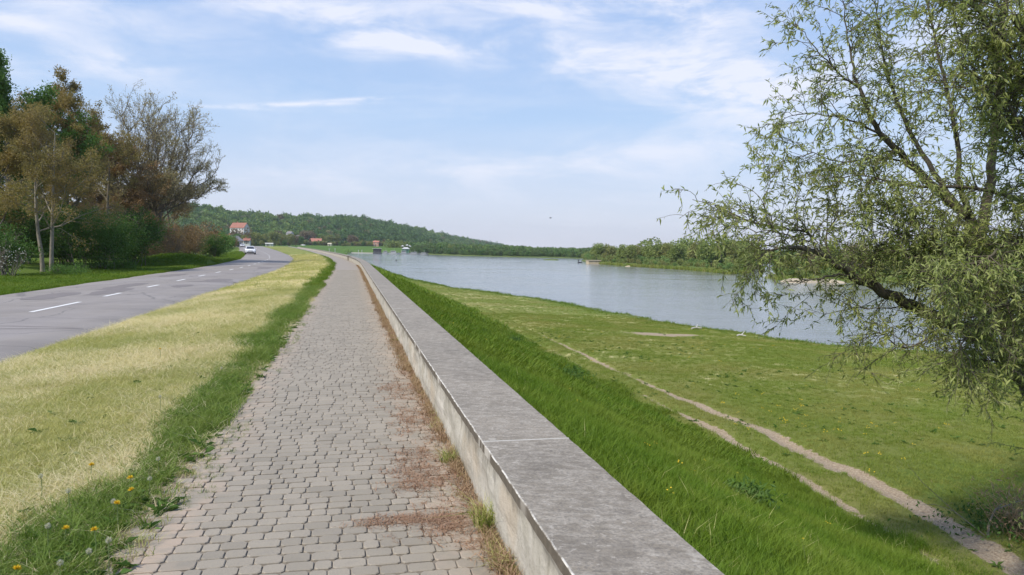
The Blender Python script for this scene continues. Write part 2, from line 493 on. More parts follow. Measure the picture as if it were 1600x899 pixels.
# ---------------------------------------------------------------- road
def road_material():
    m, t, b = new_mat('asphalt')
    P = wpos(t)
    nf = noise(t, P, 60, 3, 0.6); nm = noise(t, P, 0.7, 6, 0.6); ns = noise(t, scaled(t, P, (0.5, 0.12, 1)), 1.0, 5, 0.6)
    c = mixc(t, ramp01(t, nm, 0.3, 0.7), (0.225, 0.20, 0.178), (0.28, 0.25, 0.222))
    c = mixc(t, math_node(t, 'MULTIPLY', ramp01(t, ns, 0.45, 0.65), 0.35), c, (0.30, 0.275, 0.27))
    c = mixc(t, math_node(t, 'MULTIPLY', ramp01(t, nf, 0.5, 0.75), 0.3), c, (0.12, 0.115, 0.115))
    vo = N(t, 'ShaderNodeTexVoronoi', feature='DISTANCE_TO_EDGE'); vo.inputs['Scale'].default_value = 0.35
    wire(t, vmath(t, 'ADD', P, scaled(t, noise_vec(t, P), (0.9, 0.9, 0))).outputs[0], vo.inputs['Vector'])
    c = mixc(t, math_node(t, 'MULTIPLY', ramp01(t, vo.outputs[0], 0.012, 0.004), 0.45), c, (0.08, 0.075, 0.075))
    wire(t, c, b.inputs['Base Color']); b.inputs['Roughness'].default_value = 0.85
    bn = N(t, 'ShaderNodeBump'); bn.inputs['Strength'].default_value = 0.35; bn.inputs['Distance'].default_value = 0.01
    wire(t, nf, bn.inputs['Height']); wire(t, bn.outputs[0], b.inputs['Normal'])
    return m
def noise_vec(t, P):
    n = N(t, 'ShaderNodeTexNoise'); wire(t, P, n.inputs['Vector']); n.inputs['Scale'].default_value = 0.8
    n.inputs['Detail'].default_value = 4
    return n.outputs['Color']
M_ROAD = road_material()
def rz(S, T):
    a = troad0(S); b = troad1(S); c = (a + b) / 2
    return zroad(S) + 0.012 + 0.05 * (1 - ((T - c) / ((b - a) / 2)) ** 2)
def road_edge(S, T):
    return T
rs = np.concatenate([np.arange(-12, 2, 1.0), spaced(2, 430, 0.25, 1.012)])
def build_road():
    tt = np.array([0, .03, .15, .4, .6, .85, .97, 1.0])
    S, K = np.meshgrid(rs, tt, indexing='ij')
    e0 = troad0(S) + (fbm(S * 0.7, S * 0, 61, 3) - .5) * 0.35
    e1 = troad1(S) + (fbm(S * 0.9, S * 0, 67, 4) - .5) * 0.55
    T = e0 + (e1 - e0) * K
    X, Y = XY(S, T); Z = rz(S, T)
    Z = np.where((K == 0) | (K == 1), Z - 0.05, Z)
    ni, nj = S.shape
    i, j = np.meshgrid(np.arange(ni - 1), np.arange(nj - 1), indexing='ij')
    a = (i * nj + j).ravel()
    me = mesh_np('road', np.stack([X, Y, Z], -1).reshape(-1, 3), [np.stack([a, a + 1, a + nj + 1, a + nj], -1)], smooth=True, mats=[M_ROAD])
    o = link('road', me); o['kind'] = 'structure'
    return o
road = build_road()
M_PAINT = simple('road_paint', (0.72, 0.71, 0.68), 0.7, var=0.12, scale=12)
def strip(name, s0, s1, t0, t1, mat, lift, parent, n=6, jag=0.0, seed=0):
    rng = np.random.default_rng(seed)
    S = np.linspace(s0, s1, n); v = []
    for k, s_ in enumerate(S):
        e = jag * (rng.random(2) - 0.5)
        f = 1.0
        if jag: f = math.sin(math.pi * (0.08 + 0.84 * k / (n - 1))) ** 0.5
        tm = (t0 + t1) / 2; hw = (t1 - t0) / 2 * f
        for t_ in (tm - hw + e[0], tm + e.mean() * .3, tm + hw + e[1]):
            x, y = XY(s_, t_)
            v.append((float(x), float(y), float(rz(s_, t_)) + lift))
    fa = []
    for k in range(n - 1):
        for q in range(2):
            a = k * 3 + q
            fa.append((a, a + 1, a + 4, a + 3))
    me = bpy.data.meshes.new(name); me.from_pydata(v, [], fa); me.materials.append(mat); me.update()
    return link(name, me, parent)
for px in range(44):
    s0 = 25.4 + (px - 1) * 5.35 if px else 19.7
    L = 3.3 if px == 0 else 1.7
    tm_ = float(troad0(s0) + troad1(s0)) / 2 + float(np.interp(s0, [18, 45], [.5, .15]))
    strip('lane_marking', s0, s0 + L, tm_ - .06, tm_ + .06, M_PAINT, 0.004, road)
strip('lane_marking', 14.8, 16.5, -7.40, -7.28, M_PAINT, 0.004, road)
M_PATCH = simple('tar_patch', (0.185, 0.162, 0.15), 0.8, var=0.2, scale=3)
for k, (a, b_, c_, d_) in enumerate(((16.0, 16.6, -10.6, -5.3), (24, 27.5, -9.6, -8.6), (26, 30, -8.5, -7.7), (29, 34, -9.0, -8.2), (31, 33, -7.0, -6.3), (36, 39, -6.6, -5.6),
                                    (35.5, 36.1, -7.2, -5.0), (46, 46.6, -9.5, -4.9), (56, 60, -6.6, -5.6), (60, 60.7, -9, -5), (68, 72, -7.4, -5.5), (41, 45, -9.8, -8.8))):
    strip('asphalt_patch', a, b_, c_, d_, M_PATCH, 0.0025, road, n=9, jag=0.22, seed=k)

# ---------------------------------------------------------------- paved path
def paver_material():
    m, t, b = new_mat('paver_concrete')
    P = wpos(t)
    a = N(t, 'ShaderNodeAttribute', attribute_name='tint')
    nf = noise(t, P, 90, 4, 0.65); nm = noise(t, P, 1.6, 5, 0.6); nk = noise(t, P, 14, 5, 0.65)
    c = mixc(t, a.outputs['Fac'], (0.24, 0.210, 0.162), (0.305, 0.266, 0.206))
    c = mixc(t, math_node(t, 'MULTIPLY', ramp01(t, nm, 0.35, 0.7), 0.45), c, (0.335, 0.29, 0.225))
    c = mixc(t, math_node(t, 'MULTIPLY', ramp01(t, nk, 0.5, 0.72), 0.35), c, (0.22, 0.195, 0.17))
    c = mixc(t, math_node(t, 'MULTIPLY', ramp01(t, nf, 0.45, 0.75), 0.35), c, (0.17, 0.155, 0.14))
    sand = N(t, 'ShaderNodeAttribute', attribute_name='sand')
    sf = math_node(t, 'MULTIPLY', sand.outputs['Fac'], ramp01(t, noise(t, P, 5, 5, 0.65), 0.38, 0.6))
    c = mixc(t, sf, c, (0.38, 0.30, 0.225))
    wire(t, c, b.inputs['Base Color']); b.inputs['Roughness'].default_value = 0.9
    bn = N(t, 'ShaderNodeBump'); bn.inputs['Strength'].default_value = 0.4; bn.inputs['Distance'].default_value = 0.004
    wire(t, nf, bn.inputs['Height']); wire(t, bn.outputs[0], b.inputs['Normal'])
    return m
M_PAVER = paver_material()
def joint_material():
    m, t, b = new_mat('joint_sand')
    P = wpos(t)
    n_ = noise(t, P, 25, 5, 0.7)
    a = N(t, 'ShaderNodeAttribute', attribute_name='far')
    near = mixc(t, n_, (0.15, 0.125, 0.095), (0.225, 0.19, 0.145))
    far = mixc(t, noise(t, P, 6, 5, .7), (0.25, 0.215, 0.175), (0.32, 0.28, 0.23))
    c = mixc(t, a.outputs['Fac'], near, far)
    wire(t, c, b.inputs['Base Color']); b.inputs['Roughness'].default_value = 0.95
    return m
PAVE_END = 48.0
sp_ = np.concatenate([np.arange(-12, 2, 1.0), spaced(2, PAVE_END, 0.3, 1.01), spaced(PAVE_END + 0.01, 430, 0.6, 1.02)])
path = grid_sheet('path', sp_, np.array([-1.05, -0.6, -0.2, 0.2, 0.8]),
                  lambda S, T: zp(S) - np.where(S > PAVE_END, 0.0, 0.0085), joint_material(),
                  lambda S, T, X, Y: {'far': (S > PAVE_END).astype(float)})
PITCH_R = 0.102
def paver_geo(w, d, h=0.03, rng=None):
    """tumbled block: cut corners, worn upper edge"""
    c = 0.014; bv = 0.0032
    def ringp(ins, z):
        x0, x1, y0, y1 = -w / 2 + ins, w / 2 - ins, -d / 2 + ins, d / 2 - ins
        cc = c
        j = (lambda: float(rng.uniform(-.0018, .0018))) if rng is not None else (lambda: 0.0)
        return [(x0 + cc + j(), y0 + j(), z), (x1 - cc + j(), y0 + j(), z), (x1 + j(), y0 + cc + j(), z), (x1 + j(), y1 - cc + j(), z),
                (x1 - cc + j(), y1 + j(), z), (x0 + cc + j(), y1 + j(), z), (x0 + j(), y1 - cc + j(), z), (x0 + j(), y0 + cc + j(), z)]
    v = ringp(bv, 0.0) + ringp(0, -bv) + ringp(0, -h)
    f = [tuple(range(8))]
    for r_ in range(2):
        for k in range(8):
            a = r_ * 8 + k; b_ = r_ * 8 + (k + 1) % 8
            f.append((a, a + 8, b_ + 8, b_))
    return v, f
rng = np.random.default_rng(11)
WID = [0.083, 0.104, 0.130, 0.160]
pav_v, pav_f = {}, {}
variants = []
for w in WID:
    for q in range(7):
        v, f = paver_geo(w - 0.0055, PITCH_R - 0.0105, rng=rng)
        variants.append((np.array(v), f))
        # mesh for individual pavers
var_meshes = {}
far_v = []; far_tint = []; far_sand = []; far_oct = []; far_q = []
placed = []
row = 0
s_ = 2.2
while s_ < PAVE_END:
    t0 = T_PATH0 - 0.10 + rng.uniform(-0.05, 0.05) + 0.08 * (vnoise(s_ * .8, 1.0, 2) - .5)
    t_ = float(t0)
    while t_ < T_WALL0 - 0.02:
        wi = int(rng.choice(4, p=[.12, .30, .35, .23])); w = WID[wi]
        placed.append((s_, t_ + w / 2, wi))
        t_ += w
    s_ += PITCH_R; row += 1
# order by how large they show: nearest first
placed_np = np.array([(p[0], p[1]) for p in placed])
PX, PY = XY(placed_np[:, 0], placed_np[:, 1])
inview = (np.abs(PX / PY) < 0.72) & (placed_np[:, 0] > 3.25)
dist = np.hypot(PX, PY) + np.where(inview, 0, 1e5)
order = np.argsort(dist)
near = set(order[:300].tolist())
def paver_mesh(wi, q, tint, sand):
    key = (wi, q, tint, sand)
    if key not in var_meshes:
        v, f = variants[wi * 7 + q]
        me = bpy.data.meshes.new('paver'); me.from_pydata([tuple(x) for x in v], [], f); me.materials.append(M_PAVER)
        for nme, val in (('tint', tint), ('sand', sand)):
            a = me.attributes.new(nme, 'FLOAT', 'POINT'); a.data.foreach_set('value', np.full(len(v), val, np.float32))
        me.update(); var_meshes[key] = me
    return var_meshes[key]
V8, O8, Q4 = [], [], []
tintA, sandA = [], []
base = 0
oct_f = np.array([f for f in variants[0][1] if len(f) == 8]); quad_f = np.array([f for f in variants[0][1] if len(f) == 4])
fv = []; fo = []; fq = []; ft = []; fs = []
for i, (s_, t_, wi) in enumerate(placed):
    q = int(rng.integers(7)); tint = float(rng.choice([0.0, .2, .4, .55, .7, .85, 1.0]))
    edge = max(0.0, 1 - abs(t_ + 0.95) / 0.3, 1 - abs(t_ - 0.72) / 0.42)
    sand = round(min(1, edge) * 3) / 3
    x, y = XY(s_, t_)
    dz = float(rng.normal(0, 0.0012)) + 0.006 * (float(vnoise(s_ * 1.3, t_ * 1.3, 5)) - .5)
    rx, ry, rzr = rng.normal(0, 0.006), rng.normal(0, 0.006), heading(s_) + rng.normal(0, 0.012)
    rx += math.atan(float(zp(s_ + .1) - zp(s_ - .1)) / .2)
    loc = Vector((float(x), float(y), float(zp(s_)) + dz))
    Mx = Matrix.Translation(loc) @ Matrix.Rotation(rzr, 4, 'Z') @ Matrix.Rotation(rx, 4, 'X') @ Matrix.Rotation(ry, 4, 'Y')
    if i in near:
        o = link('paver', paver_mesh(wi, q, tint, sand), path)
        o.matrix_local = Mx
    else:
        v = variants[wi * 7 + q][0]
        M_ = np.array(Mx)
        vv = v @ M_[:3, :3].T + M_[:3, 3]
        if s_ > 22:   # lighter version far away: top and bevel only
            vv = vv[:16]; fo.append(oct_f + base); fq.append(quad_f[:8] + base)
        else:
            fo.append(oct_f + base); fq.append(quad_f + base)
        fv.append(vv); ft.append(np.full(len(vv), tint)); fs.append(np.full(len(vv), sand)); base += len(vv)
me = mesh_np('paver_field', np.concatenate(fv), [np.concatenate(fo), np.concatenate(fq)], mats=[M_PAVER],
             attrs={'tint': np.concatenate(ft), 'sand': np.concatenate(fs)})
o = link('paver_field', me, path); o['kind'] = 'stuff'

# ---------------------------------------------------------------- flood wall
WALL_H = 0.44; CAPH = 0.055
def conc_top():
    m, t, b = new_mat('weathered_cap_concrete')
    P = wpos(t)
    n1_ = noise(t, P, 1.1, 6, 0.6); n2_ = noise(t, scaled(t, P, (1.0, 1.6, 1.0)), 13, 8, 0.75); n3_ = noise(t, P, 70, 4, 0.6); n4_ = noise(t, P, 2.3, 4, 0.55)
    c = mixc(t, ramp01(t, n1_, 0.3, 0.7), (0.19, 0.163, 0.124), (0.275, 0.236, 0.182))
    c = mixc(t, math_node(t, 'MULTIPLY', ramp01(t, n2_, 0.40, 0.62), 0.6), c, (0.40, 0.36, 0.30))
    c = mixc(t, math_node(t, 'MULTIPLY', ramp01(t, n3_, 0.4, 0.7), 0.5), c, (0.10, 0.092, 0.082))
    c = mixc(t, math_node(t, 'MULTIPLY', ramp01(t, noise(t, P, 6.5, 6, 0.65), 0.60, 0.68), 0.5), c, (0.38, 0.345, 0.29))
    n5_ = noise(t, P, 3.4, 6, 0.7, 0.8); n6_ = noise(t, scaled(t, P, (1, 1, 1)), 26, 5, 0.7)
    c = mixc(t, math_node(t, 'MULTIPLY', ramp01(t, n5_, 0.50, 0.66), 0.42), c, (0.135, 0.115, 0.09))
    c = mixc(t, math_node(t, 'MULTIPLY', ramp01(t, n6_, 0.57, 0.66), 0.55), c, (0.44, 0.40, 0.34))
    c = mixc(t, math_node(t, 'MULTIPLY', ramp01(t, n6_, 0.43, 0.34), 0.5), c, (0.11, 0.096, 0.078))
    ed = N(t, 'ShaderNodeAttribute', attribute_name='edge')
    e = math_node(t, 'MULTIPLY', ed.outputs['Fac'], ramp01(t, noise(t, P, 9, 6, 0.7), 0.36, 0.58))
    c = mixc(t, e, c, (0.60, 0.57, 0.51))
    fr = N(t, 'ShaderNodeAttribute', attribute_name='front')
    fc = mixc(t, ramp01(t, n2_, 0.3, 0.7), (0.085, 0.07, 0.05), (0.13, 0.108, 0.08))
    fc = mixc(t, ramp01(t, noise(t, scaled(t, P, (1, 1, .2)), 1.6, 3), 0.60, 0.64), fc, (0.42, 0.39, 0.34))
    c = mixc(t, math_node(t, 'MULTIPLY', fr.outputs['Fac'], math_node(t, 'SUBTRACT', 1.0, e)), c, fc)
    wire(t, c, b.inputs['Base Color']); b.inputs['Roughness'].default_value = 0.9
    bn = N(t, 'ShaderNodeBump'); bn.inputs['Strength'].default_value = 0.5; bn.inputs['Distance'].default_value = 0.008
    h = math_node(t, 'ADD', math_node(t, 'MULTIPLY', n2_, 1.0), math_node(t, 'MULTIPLY', n3_, 0.5))
    wire(t, h, bn.inputs['Height']); wire(t, bn.outputs[0], b.inputs['Normal'])
    return m
def conc_face():
    m, t, b = new_mat('rough_wall_render')
    P = wpos(t)
    hgt = N(t, 'ShaderNodeAttribute', attribute_name='h')     # 0 foot .. 1 under the cap
    n1_ = noise(t, P, 3.0, 6, 0.65, 0.6); n2_ = noise(t, P, 24, 6, 0.7); n3_ = noise(t, scaled(t, P, (1, 1, 0.22)), 6, 6, 0.65)
    c = mixc(t, ramp01(t, n1_, 0.3, 0.7), (0.35, 0.325, 0.265), (0.50, 0.47, 0.41))
    c = mixc(t, math_node(t, 'MULTIPLY', ramp01(t, n3_, 0.5, 0.66), 0.35), c, (0.27, 0.235, 0.17))
    c = mixc(t, math_node(t, 'MULTIPLY', ramp01(t, n2_, 0.52, 0.68), 0.5), c, (0.22, 0.20, 0.155))
    c = mixc(t, math_node(t, 'MULTIPLY', ramp01(t, noise(t, P, 1.4, 4), 0.55, 0.68), 0.4), c, (0.45, 0.35, 0.24))
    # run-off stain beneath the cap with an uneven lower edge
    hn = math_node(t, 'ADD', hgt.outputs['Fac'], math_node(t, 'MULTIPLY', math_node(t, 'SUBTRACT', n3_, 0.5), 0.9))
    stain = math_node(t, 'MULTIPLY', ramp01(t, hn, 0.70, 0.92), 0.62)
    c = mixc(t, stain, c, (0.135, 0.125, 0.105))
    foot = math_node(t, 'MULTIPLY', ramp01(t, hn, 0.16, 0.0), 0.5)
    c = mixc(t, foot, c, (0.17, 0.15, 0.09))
    wire(t, c, b.inputs['Base Color']); b.inputs['Roughness'].default_value = 0.95
    bn = N(t, 'ShaderNodeBump'); bn.inputs['Strength'].default_value = 0.8; bn.inputs['Distance'].default_value = 0.02
    wire(t, math_node(t, 'ADD', n1_, math_node(t, 'MULTIPLY', n2_, 0.5)), bn.inputs['Height']); wire(t, bn.outputs[0], b.inputs['Normal'])
    return m
M_CAP = conc_top(); M_FACE = conc_face()
wall = thing('river_wall', 'long low concrete flood wall with a flat grey cap between the paved path and the grass slope', 'wall')
SLAB = 8.9
wall_end = 330.0
def wall_part(name, s0, s1, prof, mat, step, jitter=0.0, seed=0, attrs=None, closed=True):
    """prof: list of (t, z above path); swept along the curve"""
    n = max(2, int((s1 - s0) / step) + 1)
    S = np.linspace(s0, s1, n); p = np.array(prof); k = len(p)
    SS = np.repeat(S[:, None], k, 1); TT = np.repeat(p[None, :, 0], n, 0); ZZ = np.repeat(p[None, :, 1], n, 0)
    if jitter:
        ff = 2.2 if name == 'wall_segment' else 15.0
        TT = TT + jitter * (fbm(SS * ff, ZZ * 7, seed, 4) - 0.5) * ((TT < T_WALL0 + .1) | (name == 'cap_slab'))
    X, Y = XY(SS, TT); Z = zp(SS) + ZZ
    i, j = np.meshgrid(np.arange(n - 1), np.arange(k if closed else k - 1), indexing='ij')
    a = (i * k + j).ravel(); b_ = (i * k + (j + 1) % k).ravel()
    fa = np.stack([a, b_, b_ + k, a + k], -1)
    v = np.stack([X, Y, Z], -1).reshape(-1, 3)
    fl = [fa]
    if closed:
        fl.append(np.array([list(range(k))[::-1]])); fl.append(np.array([[(n - 1) * k + q for q in range(k)]]))
    at_ = {a_: np.tile(np.array(vals, float), n) for a_, vals in (attrs or {}).items()}
    me = mesh_np(name, v, fl, mats=[mat], attrs=at_)
    return link(name, me, wall)
zc0, zc1 = WALL_H - CAPH, WALL_H
cap_prof = [(T_WALL0 - .035, zc0 + .006), (T_WALL0 - .035, zc0 + .0075), (T_WALL0 - .035, zc1 - .005), (T_WALL0 - .035, zc1 - .0035), (T_WALL0 - .032, zc1), (T_WALL0 - .029, zc1), (T_WALL0 - .027, zc1),
            (T_WALL1 - .012, zc1), (T_WALL1, zc1 - .012), (T_WALL1, zc0 - .03), (T_WALL0 + .05, zc0 + .002), (T_WALL0 - .031, zc0 + .002)]
cap_edge = [1, 0, 0, 1, 1, .8, 0, 0, 0, 0, 0, 1]
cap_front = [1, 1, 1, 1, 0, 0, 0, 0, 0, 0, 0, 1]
first = 3.95
joints = [first + SLAB * k for k in range(-2, 50)]
M_MORTAR = simple('pale_mortar', (0.50, 0.475, 0.42), 0.9, var=0.1, scale=30)
for k, j0 in enumerate(joints[:-1]):
    if j0 > wall_end: break
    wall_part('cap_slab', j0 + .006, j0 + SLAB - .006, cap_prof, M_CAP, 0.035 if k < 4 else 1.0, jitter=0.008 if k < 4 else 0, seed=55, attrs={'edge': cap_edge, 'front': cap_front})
    if k < 12:
        jp = [(T_WALL0 - .0365, zc0 + .004), (T_WALL0 - .0365, zc1 - .003), (T_WALL0 - .032, zc1 + .0015), (T_WALL1 - .01, zc1 + .0015), (T_WALL1 - .01, zc0)]
        wall_part('mortar_joint', j0 - .006, j0 + .006, jp, M_MORTAR, 1.0)
hs = np.linspace(-0.06, zc0 - .002, 13)
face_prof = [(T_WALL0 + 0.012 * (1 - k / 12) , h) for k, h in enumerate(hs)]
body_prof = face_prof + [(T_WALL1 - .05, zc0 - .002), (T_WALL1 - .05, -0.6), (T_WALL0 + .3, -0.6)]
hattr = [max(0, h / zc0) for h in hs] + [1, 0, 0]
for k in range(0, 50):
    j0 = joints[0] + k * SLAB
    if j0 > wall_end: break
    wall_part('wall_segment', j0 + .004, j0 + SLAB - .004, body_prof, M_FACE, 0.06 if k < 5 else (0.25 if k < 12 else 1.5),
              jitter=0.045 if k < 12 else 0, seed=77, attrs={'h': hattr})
# pier where the wall steps in
pier = thing('wall_pier', 'short square concrete pier standing against the river wall where it begins to bend', 'pier')
x, y = XY(80, T_WALL0 - .05); pier.location = (float(x), float(y), float(zp(80))); pier.rotation_euler = (0, 0, heading(80))
mb = MB(); mb.box(-.12, .2, -.25, .25, -.1, .44); mb.build('shaft', M_FACE, pier, bevel=.02)
mb = MB(); mb.box(-.15, .24, -.28, .28, .44, .50); mb.build('cap', M_CAP, pier, bevel=.01)

# ---------------------------------------------------------------- river
def water_material():
    m, t, b = new_mat('river_water')
    P = wpos(t)
    b.inputs['Base Color'].default_value = (0.20, 0.21, 0.20, 1)
    b.inputs['Roughness'].default_value = 0.09
    b.inputs['IOR'].default_value = 1.33
    w1 = noise(t, scaled(t, P, (1.0, 2.2, 1)), 1.3, 6, 0.6, 0.4)
    w2 = noise(t, scaled(t, P, (0.10, 0.30, 1)), 1.0, 4, 0.6, 1.0)
    w3 = noise(t, scaled(t, P, (0.02, 0.055, 1)), 1.0, 5, 0.6, 1.5)
    calm = ramp01(t, w3, 0.35, 0.65)
    h = math_node(t, 'ADD', math_node(t, 'MULTIPLY', w1, math_node(t, 'ADD', math_node(t, 'MULTIPLY', calm, 0.7), 0.5)), math_node(t, 'MULTIPLY', w2, 1.6))
    bn = N(t, 'ShaderNodeBump'); bn.inputs['Strength'].default_value = 0.24; bn.inputs['Distance'].default_value = 0.16
    wire(t, h, bn.inputs['Height']); wire(t, bn.outputs[0], b.inputs['Normal'])
    rr = N(t, 'ShaderNodeMapRange'); wire(t, w3, rr.inputs[0])
    rr.inputs[1].default_value = .3; rr.inputs[2].default_value = .7; rr.inputs[3].default_value = .05; rr.inputs[4].default_value = .16
    wire(t, rr.outputs[0], b.inputs['Roughness'])
    return m
W = 3900.0
me = bpy.data.meshes.new('river'); me.from_pydata([(-W, -300, WATER), (W, -300, WATER), (W, W, WATER), (-W, W, WATER)], [], [(0, 1, 2, 3)])
me.materials.append(water_material()); me.update()
o = link('river', me); o['kind'] = 'structure'

# ---------------------------------------------------------------- far terrain (polar sheets round the viewer)
M_FIELD = None
def field_material(name, c1, c2, c3):
    m, t, b = new_mat(name)
    P = wpos(t)
    a = noise(t, P, 0.05, 5, 0.6); f_ = noise(t, P, 0.6, 5, 0.7)
    c = mixc(t, ramp01(t, a, 0.35, 0.65), c1, c2)
    c = mixc(t, math_node(t, 'MULTIPLY', ramp01(t, f_, 0.5, 0.7), 0.5), c, c3)
    wire(t, c, b.inputs['Base Color']); b.inputs['Roughness'].default_value = 1.0; b.inputs['Specular IOR Level'].default_value = 0.05
    return m
M_FIELD = field_material('field_grass', (0.075, 0.145, 0.028), (0.095, 0.165, 0.035), (0.14, 0.17, 0.06))
M_BANK = field_material('bank_grass', (0.085, 0.13, 0.035), (0.12, 0.16, 0.05), (0.16, 0.15, 0.08))
M_HILL = field_material('hill_floor', (0.03, 0.05, 0.02), (0.045, 0.07, 0.025), (0.06, 0.07, 0.03))
def polar(name, us, rfun, nr, zfun, mat, power=1.0):
    """us: photo columns; rfun(u)->(r0,r1) forward distance; zfun(u,d,k)"""
    U = np.repeat(np.array(us, float)[:, None], nr, 1)
    K = np.repeat(np.linspace(0, 1, nr)[None, :] ** power, len(us), 0)
    r0, r1 = rfun(U)
    D = r0 + (r1 - r0) * K
    X = (U - 800) / F * D
    Z = zfun(U, D, K, X)
    ni, nj = U.shape
    i, j = np.meshgrid(np.arange(ni - 1), np.arange(nj - 1), indexing='ij')
    a = (i * nj + j).ravel()
    me = mesh_np(name, np.stack([X, D, Z], -1).reshape(-1, 3), [np.stack([a, a + nj, a + nj + 1, a + 1], -1)], smooth=True, mats=[mat])
    o = link(name, me); o['kind'] = 'structure'
    return o
# field beyond the inlet, rising to the village
def field_r(U):
    r0 = np.where(U < 548, 430.0, 925.0)
    r0 = np.interp(U, [-1700, 535, 547, 600, 660], [330, 330, 645, 645, 655])
    r1 = np.interp(U, [-1700, 0, 640, 700], [850, 900, 950, 900])
    return r0, np.maximum(r1, r0 + 40)
def field_far(D): return np.interp(D, [330, 600, 640, 650, 700, 760, 950], [-4.4, -4.4, -4.4, -3.4, 1.3, 2.0, 6])
def field_near(D): return np.interp(D, [330, 450, 600, 700, 760, 950], [-1.2, 0.2, 1.2, 1.6, 2.6, 7])
def field_z(U, D, K, X):
    z = field_far(D)
    w = sstep(560, 430, U)
    z2 = field_near(D)
    z = z * (1 - w) + z2 * w
    z = z + (fbm(X * .02, D * .02, 5, 3) - .5) * 0.5 * sstep(400, 600, D)
    return np.where((U > 545) & (K == 0), -5.2, z)
fu = np.concatenate([np.arange(-1700, 300, 50), np.arange(300, 664, 4)])
polar('field', fu, field_r, 60, field_z, M_FIELD)
# hills with the long ridge
RU = np.array([-1700, -600, 0, 200, 300, 330, 360, 400, 450, 500, 540, 580, 620, 660, 690, 720, 760, 785, 800, 815])
RY = np.array([325, 318, 316, 317, 319, 323, 330, 334, 336, 337, 337, 342, 350, 358, 367, 371, 377, 382, 388, 393])
RD = np.array([900, 950, 1050, 1080, 1100, 1120, 1140, 1160, 1200, 1250, 1300, 1380, 1480, 1600, 1750, 1900, 2050, 2150, 2200, 2230])
RF = np.array([520, 560, 620, 650, 680, 690, 700, 740, 790, 830, 860, 890, 920, 1000, 1150, 1350, 1600, 1850, 2050, 2150])
TREEH = 11.0
def ridge(U):
    d = np.interp(U, RU, RD); y = np.interp(U, RU, RY)
    z = EYE + (hz(U) - y) / F * d - TREEH * 1.35
    return d, z
def hill_z(U, D):
    rd, rzz = ridge(U); rf = np.interp(U, RU, RF)
    zf = np.interp(U, [-1700, 300, 560, 650, 815], [1.0, 1.2, 2.5, -2, -3.5])
    k = np.clip((D - rf) / (rd - rf), 0, 1.6)
    X = (U - 800) / F * D
    n = fbm(X * .006, D * .006, 21, 4) - .5
    z = zf + (rzz - zf) * np.where(k < 1, np.sin(np.clip(k, 0, 1) * math.pi / 2) ** 1.15, 1.0 - 0.25 * (k - 1))
    return z + n * 14 * np.clip(k, 0, 1) * np.clip((1.05 - k) * 3, 0.15, 1)
hu = np.concatenate([np.arange(-1700, 200, 60), np.arange(200, 818, 8)])
polar('hill', hu, lambda U: (np.interp(U, RU, RF) - 25, np.interp(U, RU, RD) * 1.45), 60, lambda U, D, K, X: hill_z(U, D), M_HILL)
# far bank of the river
SU = np.array([600, 640, 700, 760, 800, 860, 900, 930, 1000, 1100, 1400, 2000, 2900])
SR = np.array([650, 665, 585, 550, 531, 520, 510, 500, 490, 470, 440, 400, 380])
def bank_z(U, D, K, X):
    r0 = np.interp(U, SU, SR)
    return np.where(D < r0 + 1, -4.6, WATER + 0.9 * sstep(0, 12, D - r0) + 0.6 * (fbm(X * .05, D * .05, 41, 3)))
bu = np.concatenate([np.arange(600, 1300, 10), np.arange(1300, 2901, 50)])
def bank_r(U):
    return np.interp(U, SU, SR), np.full_like(U, 3600.0)
polar('far_bank', bu, bank_r, 70, bank_z, M_BANK, power=3.0)

# islands
I1U = np.array([903, 915, 940, 970, 1000, 1060, 1110, 1140, 1165, 1192])
I1F = np.array([404, 380, 298, 276, 260, 232, 208, 190, 200, 290])
I1B = np.array([406, 410, 405, 400, 395, 385, 375, 360, 340, 300])
I2U = np.array([1203, 1212, 1235, 1270, 1320, 1380, 1450, 1600, 1800, 2100])
I2F = np.array([166, 156, 149, 146, 145, 147, 150, 148, 138, 120])
I2B = np.array([168, 210, 280, 300, 320, 320, 320, 320, 320, 300])
def island(name, IU, IF, IB, step, h):
    us = np.arange(IU[0], IU[-1] + .1, step)
    def zf(U, D, K, X):
        e = np.minimum(D - np.interp(U, IU, IF), (np.interp(U, IU, IB) - D))
        e = np.minimum(e, np.minimum(U - IU[0], (IU[-1] - U) if IU[-1] < 2000 else 1e3) / F * D * 1.0)
        return WATER - 0.5 + (h + 0.5) * sstep(-0.5, 5.0, e) + 0.5 * (fbm(X * .12, D * .12, 51, 3) - .5) * sstep(0, 4, e)
    return polar(name, us, lambda U: (np.interp(U, IU, IF), np.interp(U, IU, IB)), 34, zf, M_BANK, power=1.8)
island('island', I1U, I1F, I1B, 4, 1.0)
island('island', I2U, I2F, I2B, 6, 1.0)

